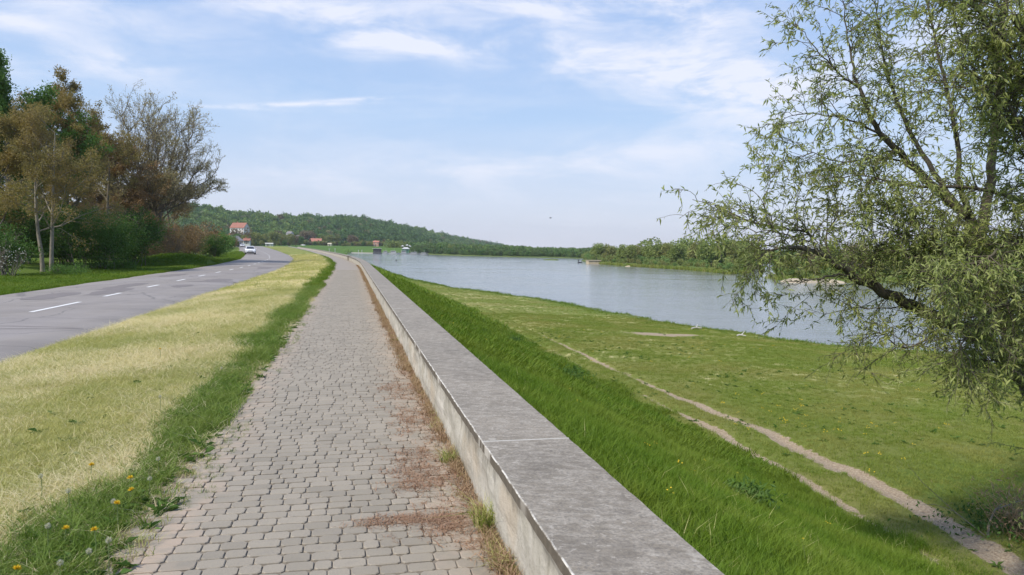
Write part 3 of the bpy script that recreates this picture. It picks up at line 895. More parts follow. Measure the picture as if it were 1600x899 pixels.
# ---------------------------------------------------------------- plants: generators
def tubes_mesh(name, lines, mat, kfun=None):
    """lines: list of (points (n,3) array, radii (n,))"""
    V, Fq, base = [], [], 0
    for P_, r_ in lines:
        P_ = np.asarray(P_, float); r_ = np.asarray(r_, float); n = len(P_)
        k = kfun(r_[0]) if kfun else (8 if r_[0] > .08 else 5 if r_[0] > .02 else 3)
        t_ = np.gradient(P_, axis=0); t_ /= np.linalg.norm(t_, axis=1)[:, None] + 1e-9
        ref = np.array([0.0, 0.0, 1.0]) if abs(t_[0, 2]) < 0.9 else np.array([1.0, 0, 0])
        a = np.cross(t_, ref); a /= np.linalg.norm(a, axis=1)[:, None] + 1e-9
        b_ = np.cross(t_, a)
        an = np.linspace(0, 2 * np.pi, k, endpoint=False)
        ring = P_[:, None, :] + r_[:, None, None] * (a[:, None, :] * np.cos(an)[None, :, None] + b_[:, None, :] * np.sin(an)[None, :, None])
        V.append(ring.reshape(-1, 3))
        i, j = np.meshgrid(np.arange(n - 1), np.arange(k), indexing='ij')
        i = i.ravel(); j = j.ravel(); j2 = (j + 1) % k
        Fq.append(np.stack([i * k + j, i * k + j2, (i + 1) * k + j2, (i + 1) * k + j], -1) + base)
        base += n * k
    return mesh_np(name, np.concatenate(V), [np.concatenate(Fq)], smooth=True, mats=[mat])

def wander(rng, p, d, L, n, curl, trop):
    pts = [p.copy()]; d = d / np.linalg.norm(d)
    for _ in range(n):
        d = d + rng.normal(0, curl, 3); d[2] += trop
        d /= np.linalg.norm(d)
        p = p + d * L / n
        pts.append(p.copy())
    return np.array(pts), d
def branch_out(rng, d, ang):
    d = d / np.linalg.norm(d)
    a = np.cross(d, rng.normal(0, 1, 3)); a /= np.linalg.norm(a) + 1e-9
    v = d * math.cos(ang) + a * math.sin(ang)
    return v / np.linalg.norm(v)

def grow(rng, p, d, L, r, levels, lv=0, out=None, tips=None):
    """levels: list of dict(n, frac, len, ang, curl, trop, seg)"""
    if out is None: out, tips = [], []
    c = levels[lv]
    pts, dd = wander(rng, p, d, L, c['seg'], c['curl'], c['trop'])
    rad = np.linspace(r, r * c.get('taper', 0.25), len(pts))
    out.append((pts, rad))
    if lv == len(levels) - 1:
        tips.append((pts, dd)); return out, tips
    nx = levels[lv + 1]
    for k in range(c['n']):
        f = c['frac'] + (1 - c['frac']) * (k + rng.random()) / c['n']
        q = f * (len(pts) - 1); i = min(int(q), len(pts) - 2); u = q - i
        pos = pts[i] * (1 - u) + pts[i + 1] * u
        td = pts[i + 1] - pts[i]
        rr = (rad[i] * (1 - u) + rad[i + 1] * u)
        nd = branch_out(rng, td, nx['ang'] * rng.uniform(.7, 1.3))
        ln = L * nx['len'] * rng.uniform(.7, 1.2) * (1 - 0.45 * f if lv == 0 else 1 - 0.3 * f)
        grow(rng, pos, nd, ln, max(rr * nx.get('rf', .6), nx.get('rmin', .004)), levels, lv + 1, out, tips)
    return out, tips

def leaf_quads(name, P_, D_, size, width, mat, rng, fold=0.3, droop=0.0, extra=None):
    """narrow diamond leaves: P_ base points, D_ directions"""
    n = len(P_)
    D_ = D_ / (np.linalg.norm(D_, axis=1)[:, None] + 1e-9)
    up = rng.normal(0, 1, (n, 3)); up[:, 2] += 0.6
    sd = np.cross(D_, up); sd /= np.linalg.norm(sd, axis=1)[:, None] + 1e-9
    nn = np.cross(sd, D_)
    s_ = np.asarray(size)[:, None] if np.ndim(size) else np.full((n, 1), size)
    w_ = s_ * width
    b0 = P_; m_ = P_ + D_ * s_ * 0.5 + nn * w_ * fold * 0.0
    l_ = P_ + D_ * s_ * 0.42 + sd * w_ * 0.5 + nn * w_ * fold
    r_ = P_ + D_ * s_ * 0.42 - sd * w_ * 0.5 + nn * w_ * fold
    t_ = P_ + D_ * s_; t_[:, 2] -= droop * s_[:, 0]
    V = np.stack([b0, l_, t_, r_], 1).reshape(-1, 3)
    i = np.arange(n)[:, None] * 4
    f1 = i + np.array([0, 1, 2]); f2 = i + np.array([0, 2, 3])
    return mesh_np(name, V, [np.concatenate([f1, f2])], mats=[mat])

def rand_dirs(rng, n, up=0.0):
    v = rng.normal(0, 1, (n, 3)); v[:, 2] += up
    return v / np.linalg.norm(v, axis=1)[:, None]
def leaves_on_tips(rng, tips, per, spread, up=0.3):
    P_, D_ = [], []
    for pts, dd in tips:
        k = max(1, int(rng.poisson(per)))
        f = rng.random(k) * (len(pts) - 1)
        i = np.minimum(f.astype(int), len(pts) - 2); u = (f - i)[:, None]
        b_ = pts[i] * (1 - u) + pts[i + 1] * u
        P_.append(b_ + rng.normal(0, spread, (k, 3)))
        dv = rand_dirs(rng, k) + np.array(dd) * 0.6; dv[:, 2] += up
        D_.append(dv)
    return np.concatenate(P_), np.concatenate(D_)

# scatter: instances of tuft meshes on computed points (uncountable cover only)
def scatter(name, pts, rotz, tilt, scl, idx, sources, label=None):
    """sources: list of mesh datablocks"""
    n = len(pts)
    if n == 0: return None
    me = bpy.data.meshes.new(name); me.vertices.add(n)
    me.vertices.foreach_set('co', np.asarray(pts, np.float32).ravel())
    a = me.attributes.new('rot', 'FLOAT_VECTOR', 'POINT')
    rot = np.stack([tilt[:, 0], tilt[:, 1], rotz], -1) if tilt is not None else np.stack([rotz * 0, rotz * 0, rotz], -1)
    a.data.foreach_set('vector', rot.astype(np.float32).ravel())
    sc = np.asarray(scl, np.float32)
    if sc.ndim == 1: sc = np.stack([sc, sc, sc], -1)
    a = me.attributes.new('scl', 'FLOAT_VECTOR', 'POINT'); a.data.foreach_set('vector', sc.ravel())
    a = me.attributes.new('idx', 'INT', 'POINT'); a.data.foreach_set('value', np.asarray(idx, np.int32))
    me.update()
    o = link(name, me); o['kind'] = 'stuff'
    if label: o['label'] = label
    c = bpy.data.collections.new(name + '_source')
    for k, m_ in enumerate(sources):
        c.objects.link(bpy.data.objects.new('%s_kind_%02d' % (name, k), m_))
    ng = bpy.data.node_groups.new(name, 'GeometryNodeTree')
    ng.interface.new_socket('Geometry', in_out='INPUT', socket_type='NodeSocketGeometry')
    ng.interface.new_socket('Geometry', in_out='OUTPUT', socket_type='NodeSocketGeometry')
    gi = ng.nodes.new('NodeGroupInput'); go = ng.nodes.new('NodeGroupOutput')
    ci = ng.nodes.new('GeometryNodeCollectionInfo'); ci.inputs[0].default_value = c
    ci.inputs['Separate Children'].default_value = True; ci.inputs['Reset Children'].default_value = True
    ip = ng.nodes.new('GeometryNodeInstanceOnPoints')
    def na(nm, dt):
        q = ng.nodes.new('GeometryNodeInputNamedAttribute'); q.data_type = dt; q.inputs['Name'].default_value = nm
        return [s for s in q.outputs if s.enabled][0]
    ng.links.new(gi.outputs[0], ip.inputs['Points']); ng.links.new(ci.outputs[0], ip.inputs['Instance'])
    ip.inputs['Pick Instance'].default_value = True
    ng.links.new(na('idx', 'INT'), ip.inputs['Instance Index'])
    e2r = ng.nodes.new('FunctionNodeEulerToRotation')
    ng.links.new(na('rot', 'FLOAT_VECTOR'), e2r.inputs[0]); ng.links.new(e2r.outputs[0], ip.inputs['Rotation'])
    ng.links.new(na('scl', 'FLOAT_VECTOR'), ip.inputs['Scale'])
    ng.links.new(ip.outputs[0], go.inputs[0])
    md = o.modifiers.new('scatter', 'NODES'); md.node_group = ng
    return o

def tuft(rng, n, h, w, spread, lean, mat, curl=0.4, hvar=0.4):
    V, Fq, Ft = [], [], []
    for k in range(n):
        a = rng.uniform(0, 6.283); r_ = spread * math.sqrt(rng.random())
        b = np.array([r_ * math.cos(a), r_ * math.sin(a), -0.01])
        hh = h * (1 + rng.uniform(-hvar, hvar)); ww = w * rng.uniform(.7, 1.2)
        la = rng.uniform(0, 6.283); ld = np.array([math.cos(la), math.sin(la), 0])
        fa = rng.uniform(0, 6.283); sd = np.array([math.cos(fa), math.sin(fa), 0]) * ww / 2
        l1 = lean * rng.uniform(.2, 1) * hh
        m_ = b + np.array([0, 0, hh * .55]) + ld * l1 * .35
        tp = b + np.array([0, 0, hh * (1 - curl * .3 * rng.random())]) + ld * l1 * (1 + curl)
        o = len(V)
        V += [b - sd, b + sd, m_ + sd * .8, m_ - sd * .8, tp]
        Fq.append((o, o + 1, o + 2, o + 3)); Ft.append((o + 3, o + 2, o + 4))
    return mesh_np('tuft', np.array(V), [np.array(Fq), np.array(Ft)], mats=[mat])

M_LUSH = foliage('lush_grass', (0.08, 0.155, 0.008), (0.145, 0.235, 0.016), (0.185, 0.24, 0.028), 0.3, 0.6, 0.5)
M_MEAD = foliage('meadow_grass', (0.155, 0.225, 0.030), (0.25, 0.30, 0.055), (0.31, 0.30, 0.085), 0.3, 0.7, 0.3)
M_STRAW = foliage('mown_straw', (0.60, 0.53, 0.27), (0.80, 0.72, 0.46), (0.72, 0.62, 0.40), 0.25, 0.5, 0.6)
M_YG = foliage('yellow_green_grass', (0.37, 0.38, 0.12), (0.55, 0.52, 0.22), (0.33, 0.36, 0.12), 0.3, 0.5, 0.7)
M_VERGE = foliage('verge_grass_blade', (0.095, 0.17, 0.022), (0.19, 0.28, 0.045), (0.22, 0.28, 0.06), 0.3, 0.7, 1.2)
M_DEAD = foliage('dead_grass', (0.30, 0.20, 0.12), (0.42, 0.31, 0.18), (0.26, 0.16, 0.11), 0.15, 0.5, 3)
rng = np.random.default_rng(5)
T_LUSH = [tuft(rng, 16, .105, .0042, .055, .7, M_LUSH) for _ in range(5)]
T_SHORT = [tuft(rng, 16, .045, .005, .06, .9, M_MEAD) for _ in range(4)]
T_STRAW = [tuft(rng, 13, .045, .0030, .06, 2.6, M_STRAW, hvar=.6) for _ in range(4)] + [tuft(rng, 15, .05, .0032, .06, 1.0, M_YG) for _ in range(3)]
T_VERGE = [tuft(rng, 16, .062, .0038, .05, 1.1, M_VERGE, hvar=.6) for _ in range(4)]
T_MEADF = [tuft(rng, 12, .16, .018, .22, .8, M_MEAD) for _ in range(3)]     # wider blades for distance
T_LUSHF = [tuft(rng, 12, .13, .014, .14, .8, M_LUSH) for _ in range(3)]
T_STRAWF = [tuft(rng, 12, .05, .012, .16, 2.0, M_STRAW) for _ in range(3)] + [tuft(rng, 12, .07, .012, .16, 1.0, M_YG) for _ in range(3)]
T_LUSHD = [tuft(rng, 12, .19, .05, .45, .8, M_LUSH) for _ in range(3)]

def strew(n, s0, s1, t0, t1, dens=None, pw=1.0):
    """random points; more of them near s0 when pw > 1"""
    u = rng.random(n) ** pw
    S = s0 + (s1 - s0) * u; T = t0 + (t1 - t0) * rng.random(n) if np.isscalar(t0) else None
    X, Y = XY(S, T)
    if dens is not None:
        k = rng.random(n) < dens(S, T, X, Y)
        S, T, X, Y = S[k], T[k], X[k], Y[k]
    Z = zground(S, T, X, Y)
    keep = (Y > 0.8) & (np.abs(X) < Y * 0.80 + 2.5)
    S, T, X, Y, Z = (q[keep] for q in (S, T, X, Y, Z))
    return S, T, np.stack([X, Y, Z], -1)
def cover(name, parts, sources_sets):
    """parts: (points, scale(n), set index)"""
    src = []; off = []
    for sset in sources_sets: off.append(len(src)); src += sset
    P_, s_, i_ = [], [], []
    for pts, sc, k in parts:
        P_.append(pts); s_.append(sc); i_.append(off[k] + rng.integers(0, len(sources_sets[k]), len(pts)))
    P_ = np.concatenate(P_); s_ = np.concatenate(s_); i_ = np.concatenate(i_)
    return scatter(name, P_, rng.uniform(0, 6.283, len(P_)), rng.normal(0, .1, (len(P_), 2)), s_, i_, src)
def rs_(n, a=.7, b=1.3): return rng.uniform(a, b, n)
# --- verge between road and path
def kbnd(T, X, Y):
    n = fbm(X * .8, Y * .8, 5, 4)
    return sstep(-1.3 - .5 * (n - .5), -1.65 - 1.1 * (n - .5), T)
parts = []
def straw_bias(P_):   # mown swathes lie in drifts
    return fbm(P_[:, 0] * .8, P_[:, 1] * .5, 71, 5)
for (n, a, b, pw, near_) in ((30000, 2.4, 9, 1.2, True), (42000, 9, 28, 1.25, True), (26000, 26, 130, 1.5, False)):
    S, T, P_ = strew(n, a, b, -8.0 if b > 100 else T_ROAD1 - .05, -1.05, lambda S, T, X, Y: kbnd(T, X, Y) * (T > troad1(S) - .05), pw)
    sb = straw_bias(P_) - .02 + rng.normal(0, .17, len(P_))
    st_ = sb > 0.46
    if near_:
        m_ = rng.random(len(P_)) < 0.5
        for sel, sset in ((st_, 0), (~st_, 1)):
            parts.append((P_[sel], rs_(sel.sum(), .7, 1.25) * (1.0 if a < 9 else 1.35), sset))
    else:
        for sel, sset in ((st_, 2), (~st_, 3)):
            parts.append((P_[sel], rs_(sel.sum(), .8, 1.4) * np.interp(S[sel], [28, 130], [1.0, 2.2]), sset))
cover('mown_grass', parts, [T_STRAW[:4], T_STRAW[4:], T_STRAWF[:3], T_STRAWF[3:]])
parts = []
for (n, a, b, pw, k, sc) in ((16000, 2.4, 10, 1.2, 0, 1.0), (12000, 10, 30, 1.2, 0, 1.4), (5000, 28, 120, 1.5, 1, 1.0)):
    def dn(S, T, X, Y):
        rim = np.exp(-((T + 1.0) / .22) ** 2) * sstep(.50, .66, vnoise(S * .55, T * 0 + 3, 4))
        return (1 - kbnd(T, X, Y)) * (1 - rim) * sstep(-0.93 + .22 * (fbm(X * 1.7, Y * 1.7, 15, 3) - .5), -1.1, T)
    S, T, P_ = strew(n, a, b, -2.4, -0.90, dn, pw)
    parts.append((P_, rs_(len(P_), .6, 1.35) * sc, k))
# left roadside
S, T, P_ = strew(40000, 14, 170, -17, T_ROAD0 - .05, lambda S, T, X, Y: (T < troad0(S) - .05) * 1.0, 1.6)
parts.append((P_, rs_(len(P_)) * np.interp(S, [14, 150], [.8, 2.2]), 1))
S, T, P_ = strew(5000, 2.4, 30, -2.2, -.98, None, 1.2)
parts.append((P_, rs_(len(P_), .6, 1.3), 2))
cover('verge_grass', parts, [T_VERGE, T_LUSHF, T_STRAW])
# --- slope and meadow
parts = []
for (n, a, b, t0, t1, pw, k, sc) in ((60000, 1.5, 14, T_WALL1 + .02, 9.2, 1.1, 0, 1.15), (60000, 13, 45, T_WALL1 + .02, 9.2, 1.3, 1, .95), (34000, 42, 230, T_WALL1 + .02, 10, 1.4, 2, .75)):
    def dn(S, T, X, Y):
        return sstep(8.9 + (fbm(X, Y, 5, 3) - .5) * 1.5, 8.2 + (fbm(X, Y, 5, 3) - .5) * 1.5, T)
    S, T, P_ = strew(n, a, b, t0, t1, dn, pw)
    parts.append((P_, rs_(len(P_), .6, 1.45) * sc * (0.75 + 0.6 * fbm(P_[:, 0] * .8, P_[:, 1] * .8, 81, 3)), k))
def dmead(S, T, X, Y):
    m_ = ground_masks(S, T, X, Y)['mask']
    return np.clip(1.05 - 1.5 * m_[:, 1], 0, 1) * (shore_dist(X, Y) > 0.4)
S, T, P_ = strew(120000, 6, 52, 8.0, 30, dmead, 1.3)
parts.append((P_, rs_(len(P_), .7, 1.5) * 1.15, 3))
S, T, P_ = strew(60000, 26, 110, 8.0, 46, dmead, 1.1)
parts.append((P_, rs_(len(P_), .5, 1.1) * .45, 4))
S, T, P_ = strew(9000, 7, 60, 8.6, 30, lambda S, T, X, Y: dmead(S, T, X, Y) * sstep(.50, .66, fbm(X * .55, Y * .8, 111, 5)), 1.2)
parts.append((P_, rs_(len(P_), .35, 1.0), 0))
S, T, P_ = strew(9000, 7, 60, 8.6, 30, lambda S, T, X, Y: dmead(S, T, X, Y) * sstep(.52, .66, fbm(X * .7, Y * 1.0, 117, 5)), 1.2)
parts.append((P_, rs_(len(P_), .3, .6), 5))
# taller fringe along the water's edge
S, T, P_ = strew(90000, 10, 190, 8, 60, lambda S, T, X, Y: np.exp(-((shore_dist(X, Y) - 1.0) / .9) ** 2), 1.4)
parts.append((P_, rs_(len(P_), .7, 1.6) * 1.1, 1))
S, T, P_ = strew(2600, 2, 40, T_WALL1 + .1, 9, lambda S, T, X, Y: sstep(.45, .65, fbm(X * .7, Y * .7, 97, 3)), 1.2)
parts.append((P_, rs_(len(P_), .8, 1.8), 5))
cover('meadow_grass', parts, [T_LUSH, T_LUSHF, T_LUSHD, T_SHORT, T_MEADF, [tuft(rng, 6, .13, .004, .05, .9, M_YG) for _ in range(3)]])

# broad-leaved weeds among the grass
def rosette(rng, n, L, mat, upa=.35):
    a = rng.uniform(0, 6.283, n); D_ = np.stack([np.cos(a), np.sin(a), rng.uniform(.1, upa * 2, n)], -1)
    return leaf_quads('rosette', np.zeros((n, 3)) + rng.normal(0, .01, (n, 3)), D_, rng.uniform(.6, 1, n) * L, .3, mat, rng, droop=.2)
M_WEED = foliage('weed_leaf', (0.055, 0.13, 0.02), (0.10, 0.19, 0.035), (0.14, 0.19, 0.05), .3)
T_ROS = [rosette(rng, 12, .11, M_WEED) for _ in range(4)]
parts = []
S, T, P_ = strew(1100, 2.5, 16, -2.6, -0.98, lambda S, T, X, Y: 1 - kbnd(T, X, Y) * .9, 1.3); parts.append((P_, rs_(len(P_), .4, 1.0), 0))
S, T, P_ = strew(2600, 3, 40, 1.6, 20, lambda S, T, X, Y: sstep(.5, .62, fbm(X * .5, Y * .5, 91, 3)), 1.2); parts.append((P_, rs_(len(P_), .6, 1.6), 0))
cover('broadleaf_weeds', parts, [T_ROS])
# small yellow flowers of the meadow: specks, too many to count
M_YEL = simple('dandelion_yellow', (0.75, 0.52, 0.02), .7, var=.1)
def speck(rng, mat):
    mb = MB()
    for k in range(3):
        x_, y_ = rng.uniform(-.05, .05, 2); z_ = rng.uniform(.05, .10)
        ring = [(x_ + .013 * math.cos(a), y_ + .013 * math.sin(a), z_) for a in np.linspace(0, 6.28, 6, endpoint=False)]
        mb.add(ring + [(x_, y_, z_ + .012), (x_, y_, z_ - .012)], [(i, (i + 1) % 6, 6) for i in range(6)] + [((i + 1) % 6, i, 7) for i in range(6)])
    return mb.mesh('speck', mat)
T_SP = [speck(rng, M_YEL) for _ in range(3)]
parts = []
def dfl(S, T, X, Y):
    q = 0.9 * np.exp(-((X - 8.2) ** 2 / 3.0 + (Y - 21) ** 2 / 16)) + 1.0 * np.exp(-((X - 9.2) ** 2 / 1.2 + (Y - 12.2) ** 2 / .9)) + .25 * sstep(.5, .7, fbm(X * .3, Y * .3, 93, 3))
    return q
S, T, P_ = strew(1500, 8, 45, 9.8, 26, dfl, 1.1); parts.append((P_, rs_(len(P_), .6, 1.3), 0))
S, T, P_ = strew(40, 4, 26, 1.6, 8, None, 1.0); P_[:, 2] += .08; parts.append((P_, rs_(len(P_), .5, .9), 0))
cover('meadow_flowers', parts, [T_SP])
# plant litter along the foot of the wall
M_LIT = foliage('red_litter', (0.30, 0.17, 0.11), (0.42, 0.28, 0.18), (0.20, 0.13, 0.09), .1, .4, 4)
T_LIT = [tuft(rng, 16, .018, .006, .05, 3.0, M_LIT, hvar=.8) for _ in range(4)]
T_DG = [tuft(rng, 12, .06, .004, .04, 1.2, M_DEAD) for _ in range(3)]
T_GG = [tuft(rng, 12, .05, .004, .035, 1.0, M_YG) for _ in range(3)]
parts = []
def wall_pts(n, a, b, width, dens):
    S = a + (b - a) * rng.random(n) ** 1.2; T = T_WALL0 - np.abs(rng.normal(0, width, n))
    k = (rng.random(n) < dens(S)) & (T > -0.2)
    S, T = S[k], T[k]; X, Y = XY(S, T)
    return np.stack([X, Y, zp(S) + .001], -1)
blot = lambda S: sstep(.45, .62, vnoise(S * .9, S * 0 + 2.5, 12))
P_ = wall_pts(1300, 3, 22, .08, lambda S: blot(S) * .9 + .05); parts.append((P_, rs_(len(P_), .5, 1.2), 0))
P_ = wall_pts(2600, 3, 60, .035, lambda S: .5 + .5 * blot(S)); parts.append((P_, rs_(len(P_), .5, 1.3), 1))
P_ = wall_pts(2600, 9, 60, .06, lambda S: .6 + .4 * blot(S)); parts.append((P_, rs_(len(P_), .8, 1.6), 1))
P_ = wall_pts(1500, 3, 50, .03, lambda S: .1 + .8 * sstep(.5, .6, vnoise(S * .6, S * 0 + 1.5, 19))); parts.append((P_, rs_(len(P_), .5, 1.3), 2))
for (cs, ct, rs2, rt2, n) in ((3.95, .52, .12, .10, 230), (4.75, .45, .16, .10, 260), (5.2, .5, .2, .1, 200), (6.4, .55, .3, .1, 200), (7.8, .5, .3, .12, 200), (4.02, .32, .04, .16, 150)):
    S = cs + rng.normal(0, rs2, n); T = np.minimum(ct + rng.normal(0, rt2, n), .73)
    X, Y = XY(S, T); parts.append((np.stack([X, Y, zp(S) + .001], -1), rs_(n, .4, .85), 0))
cover('wall_foot_litter', parts, [T_LIT, T_DG, T_GG])
# moss and seedlings on the left rim of the paving
S, T, P_ = strew(900, 3, 20, -1.02, -0.80, lambda S, T, X, Y: sstep(.48, .6, vnoise(S * 1.3, T * 5, 23)), 1.2)
P_[:, 2] = zp(S) - .003
cover('rim_seedlings', [(P_, rs_(len(P_), .25, .6), 0)], [T_VERGE])

# countable tufts at the wall foot
def grass_clump(label, px, py, h, n, dry):
    p = atz(px, py, 0.0)
    # exact foot on the paving
    t = thing('grass_tuft', label, 'grass tuft', p, rng.uniform(0, 6), 'grass tufts growing at the foot of the wall')
    g = tuft(rng, n, h, .0045, .06, 1.0, M_YG if not dry else M_DEAD, curl=.8)
    g2 = tuft(rng, int(n * .7), h * .85, .0045, .075, 1.3, M_LUSH if not dry else M_YG, curl=.8)
    link('green_blades', g2, t); link('dry_blades', g, t)
grass_clump('large yellow and green grass tuft at the wall foot, tallest of the tufts', 762, 826, .19, 90, False)
grass_clump('small green grass tuft by the wall, next beyond the tallest tuft', 702, 722, .10, 70, False)
grass_clump('brownish grass tuft against the wall at the bottom edge of the photo', 790, 885, .10, 80, True)
grass_clump('small far green grass tuft by the wall, above the other tufts', 622, 536, .10, 40, False)

# dandelions at bottom left
M_STEM = simple('dandelion_stem', (0.16, 0.22, 0.07), .6)
M_FLUFF = foliage('dandelion_fluff', (0.55, 0.54, 0.50), (0.68, 0.67, 0.63), (0.6, 0.6, 0.56), .5, .2, 5)
def flower_head_mesh(kind):
    r_ = np.random.default_rng(3)
    if kind == 'yellow':
        P_ = np.zeros((46, 3)); a = r_.uniform(0, 6.28, 46); el = r_.uniform(.05, 1.2, 46)
        D_ = np.stack([np.cos(a) * np.cos(el), np.sin(a) * np.cos(el), np.sin(el)], -1)
        return leaf_quads('flower_head', P_, D_, np.full(46, .021), .3, M_YEL, r_)
    D_ = rand_dirs(r_, 110); P_ = D_ * .004
    return leaf_quads('seed_head', P_, D_, np.full(110, .0125), .22, M_FLUFF, r_)
HEADS = {'yellow': flower_head_mesh('yellow'), 'white': flower_head_mesh('white')}
def stem_mesh(h):
    mb = MB(); mb.tube([(0, 0, 0), (.006, 0, h * .5), (0, 0, h)], .0022, 5); return mb.mesh('stem', M_STEM)
STEMS = [stem_mesh(.10), stem_mesh(.15)]
LEAFM = rosette(np.random.default_rng(8), 7, .1, M_WEED)
yl = [(143, 730), (148, 851), (183, 807), (205, 769), (103, 831), (26, 893), (204, 765), (250, 553)]
wl = [(250, 631), (247, 720), (234, 752), (107, 784), (139, 866), (75, 843), (94, 884), (170, 868), (346, 577), (177, 787), (64, 760)]
words = ['nearest', 'second nearest', 'third nearest', 'fourth nearest', 'fifth nearest', 'sixth nearest', 'seventh nearest', 'eighth nearest', 'ninth nearest', 'tenth nearest', 'eleventh nearest', 'twelfth nearest', 'thirteenth nearest', 'fourteenth nearest', 'fifteenth nearest', 'sixteenth nearest', 'seventeenth nearest', 'farthest of all']
def ground_hit(px, py):
    v = ray(px, py)
    k = 1.0
    for i in range(4000):
        k += .03
        p = Vector((v.x * k, v.y * k, EYE + v.z * k))
        # inverse of the curve, near part is straight
        h = R(12.4); t_ = p.x * math.cos(h) + p.y * math.sin(h); s_ = -p.x * math.sin(h) + p.y * math.cos(h)
        if p.z <= float(zground(s_, t_)) + .09: return Vector((p.x, p.y, float(zground(s_, t_)))), s_
    return p, 0
for kind, lst, noun, hn_ in (('yellow', yl, 'yellow dandelion flower', 'flower_head'), ('white', wl, 'white dandelion seed head', 'seed_head')):
    pr = sorted([ground_hit(*q) for q in lst], key=lambda q: q[1])
    for k, (p, s_) in enumerate(pr):
        wrd = 'farthest of all' if k == len(pr) - 1 else words[k]
        t = thing('dandelion', '%s in the verge beside the path, %s' % (noun, wrd), 'dandelion', p, rng.uniform(0, 6),
                  'yellow dandelions in the verge' if kind == 'yellow' else 'dandelion seed heads in the verge')
        j = k % 2; h = (.10, .15)[j]
        link('stem', STEMS[j], t); hd = link(hn_, HEADS[kind], t, (0, 0, h)); hd.rotation_euler = (rng.normal(0, .3), rng.normal(0, .3), 0)
        link('leaf_rosette', LEAFM, t)

# ---------------------------------------------------------------- trees
def curve_inv(x, y):
    """s, t of a world point"""
    d = (_x - x) ** 2 + (_y - y) ** 2
    i = int(np.argmin(d)); s_ = _s[i]; h = _h[i]
    return float(s_), float((x - _x[i]) * math.cos(h) + (y - _y[i]) * math.sin(h))
def ground_z(x, y):
    s_, t_ = curve_inv(x, y)
    return float(zground(np.array([s_]), np.array([t_]), np.array([x]), np.array([y]))[0])

BK_GREY = bark('grey_bark', (0.12, 0.098, 0.072), (0.22, 0.185, 0.145))
BK_PALE = bark('pale_bark', (0.17, 0.145, 0.11), (0.30, 0.265, 0.21))
BK_WIL = bark('willow_bark', (0.075, 0.062, 0.045), (0.15, 0.125, 0.09), 8)
L_OLIVE = foliage('bronze_young_leaf', (0.25, 0.185, 0.068), (0.38, 0.295, 0.12), (0.25, 0.23, 0.08), .35, .55, .35)
L_BROWN = foliage('brown_bud_leaf', (0.22, 0.135, 0.065), (0.35, 0.23, 0.12), (0.22, 0.19, 0.08), .25, .5, .4)
L_BUD = foliage('pale_bud', (0.34, 0.29, 0.16), (0.50, 0.44, 0.27), (0.33, 0.31, 0.16), .35, .5, .4)
L_DARK = foliage('dark_green_leaf', (0.044, 0.100, 0.022), (0.091, 0.176, 0.038), (0.125, 0.228, 0.044), .3, .7, .5)
L_MID = foliage('mid_green_leaf', (0.089, 0.185, 0.040), (0.169, 0.290, 0.072), (0.113, 0.209, 0.048), .35, .5, .4)
L_WHITE = foliage('white_blossom', (0.50, 0.50, 0.48), (0.65, 0.65, 0.62), (0.5, 0.5, 0.46), .3, .2, 1)

def tree(name, label, x, y, H, crown_r, lv, leafmat, barkmat, per, lsize, lw, trunk_h, seed, r0=None, lean=(0, 0), cat='tree', extra=None, spread=.08, trunks=1, up=.3, group=None, z=None, ang0=.5, leafname='leaves'):
    rg = np.random.default_rng(seed)
    z0 = (ground_z(x, y) if z is None else z) - .1
    t = thing(name, label, cat, (x, y, z0), 0, group)
    out, tips = [], []
    r0 = r0 or H * .018
    for q in range(trunks):
        b = np.array([(q - .5) * .5 if trunks > 1 else 0, 0, 0.0])
        d = np.array([lean[0] + ((q - .5) * .16 if trunks > 1 else 0), lean[1], 1.0])
        o_, t_ = grow(rg, b, d, H * .86, r0 * (1 if trunks == 1 else .75), lv)
        out += o_; tips += t_
    big = [l for l in out if l[1][0] > .03]; small_ = [l for l in out if l[1][0] <= .03]
    link('trunk', tubes_mesh('trunk', big, barkmat), t)
    if small_:
        tw = link('twigs', tubes_mesh('twigs', small_, barkmat, lambda r: 3), t); tw['kind'] = 'stuff'
    P_, D_ = leaves_on_tips(rg, tips, per, spread, up)
    if P_.shape[0]:
        lf = link(leafname, leaf_quads('leaves', P_, D_, rg.uniform(.6, 1.3, len(P_)) * lsize, lw, leafmat, rg), t); lf['kind'] = 'stuff'
    return t

def LV(n0, n1, n2, n3=None, f0=.25, len1=.55, len2=.5, len3=.45, ang1=.8, ang2=.7, ang3=.7, trop1=.03, trop2=.02, curl=.12, rmin=.006):
    L = [dict(n=n0, frac=f0, seg=7, curl=.05, trop=.06, ang=0, len=1, taper=.2),
         dict(n=n1, frac=.2, seg=6, curl=curl, trop=trop1, ang=ang1, len=len1, rf=.55, rmin=.02),
         dict(n=n2, frac=.15, seg=5, curl=curl * 1.2, trop=trop2, ang=ang2, len=len2, rf=.5, rmin=rmin * 1.4)]
    if n3 is not None:
        L += [dict(n=n3, frac=.15, seg=4, curl=curl * 1.3, trop=.02, ang=ang3, len=len3, rf=.5, rmin=rmin),
              dict(n=0, frac=.1, seg=3, curl=curl * 1.4, trop=.02, ang=.6, len=.5, rf=.6, rmin=rmin * .7)]
    else:
        L += [dict(n=0, frac=.1, seg=3, curl=curl * 1.3, trop=.01, ang=.7, len=.5, rf=.5, rmin=rmin)]
    return L
def gp(px, d, pyb=None):
    p = at(px, 400, d); return p.x, p.y
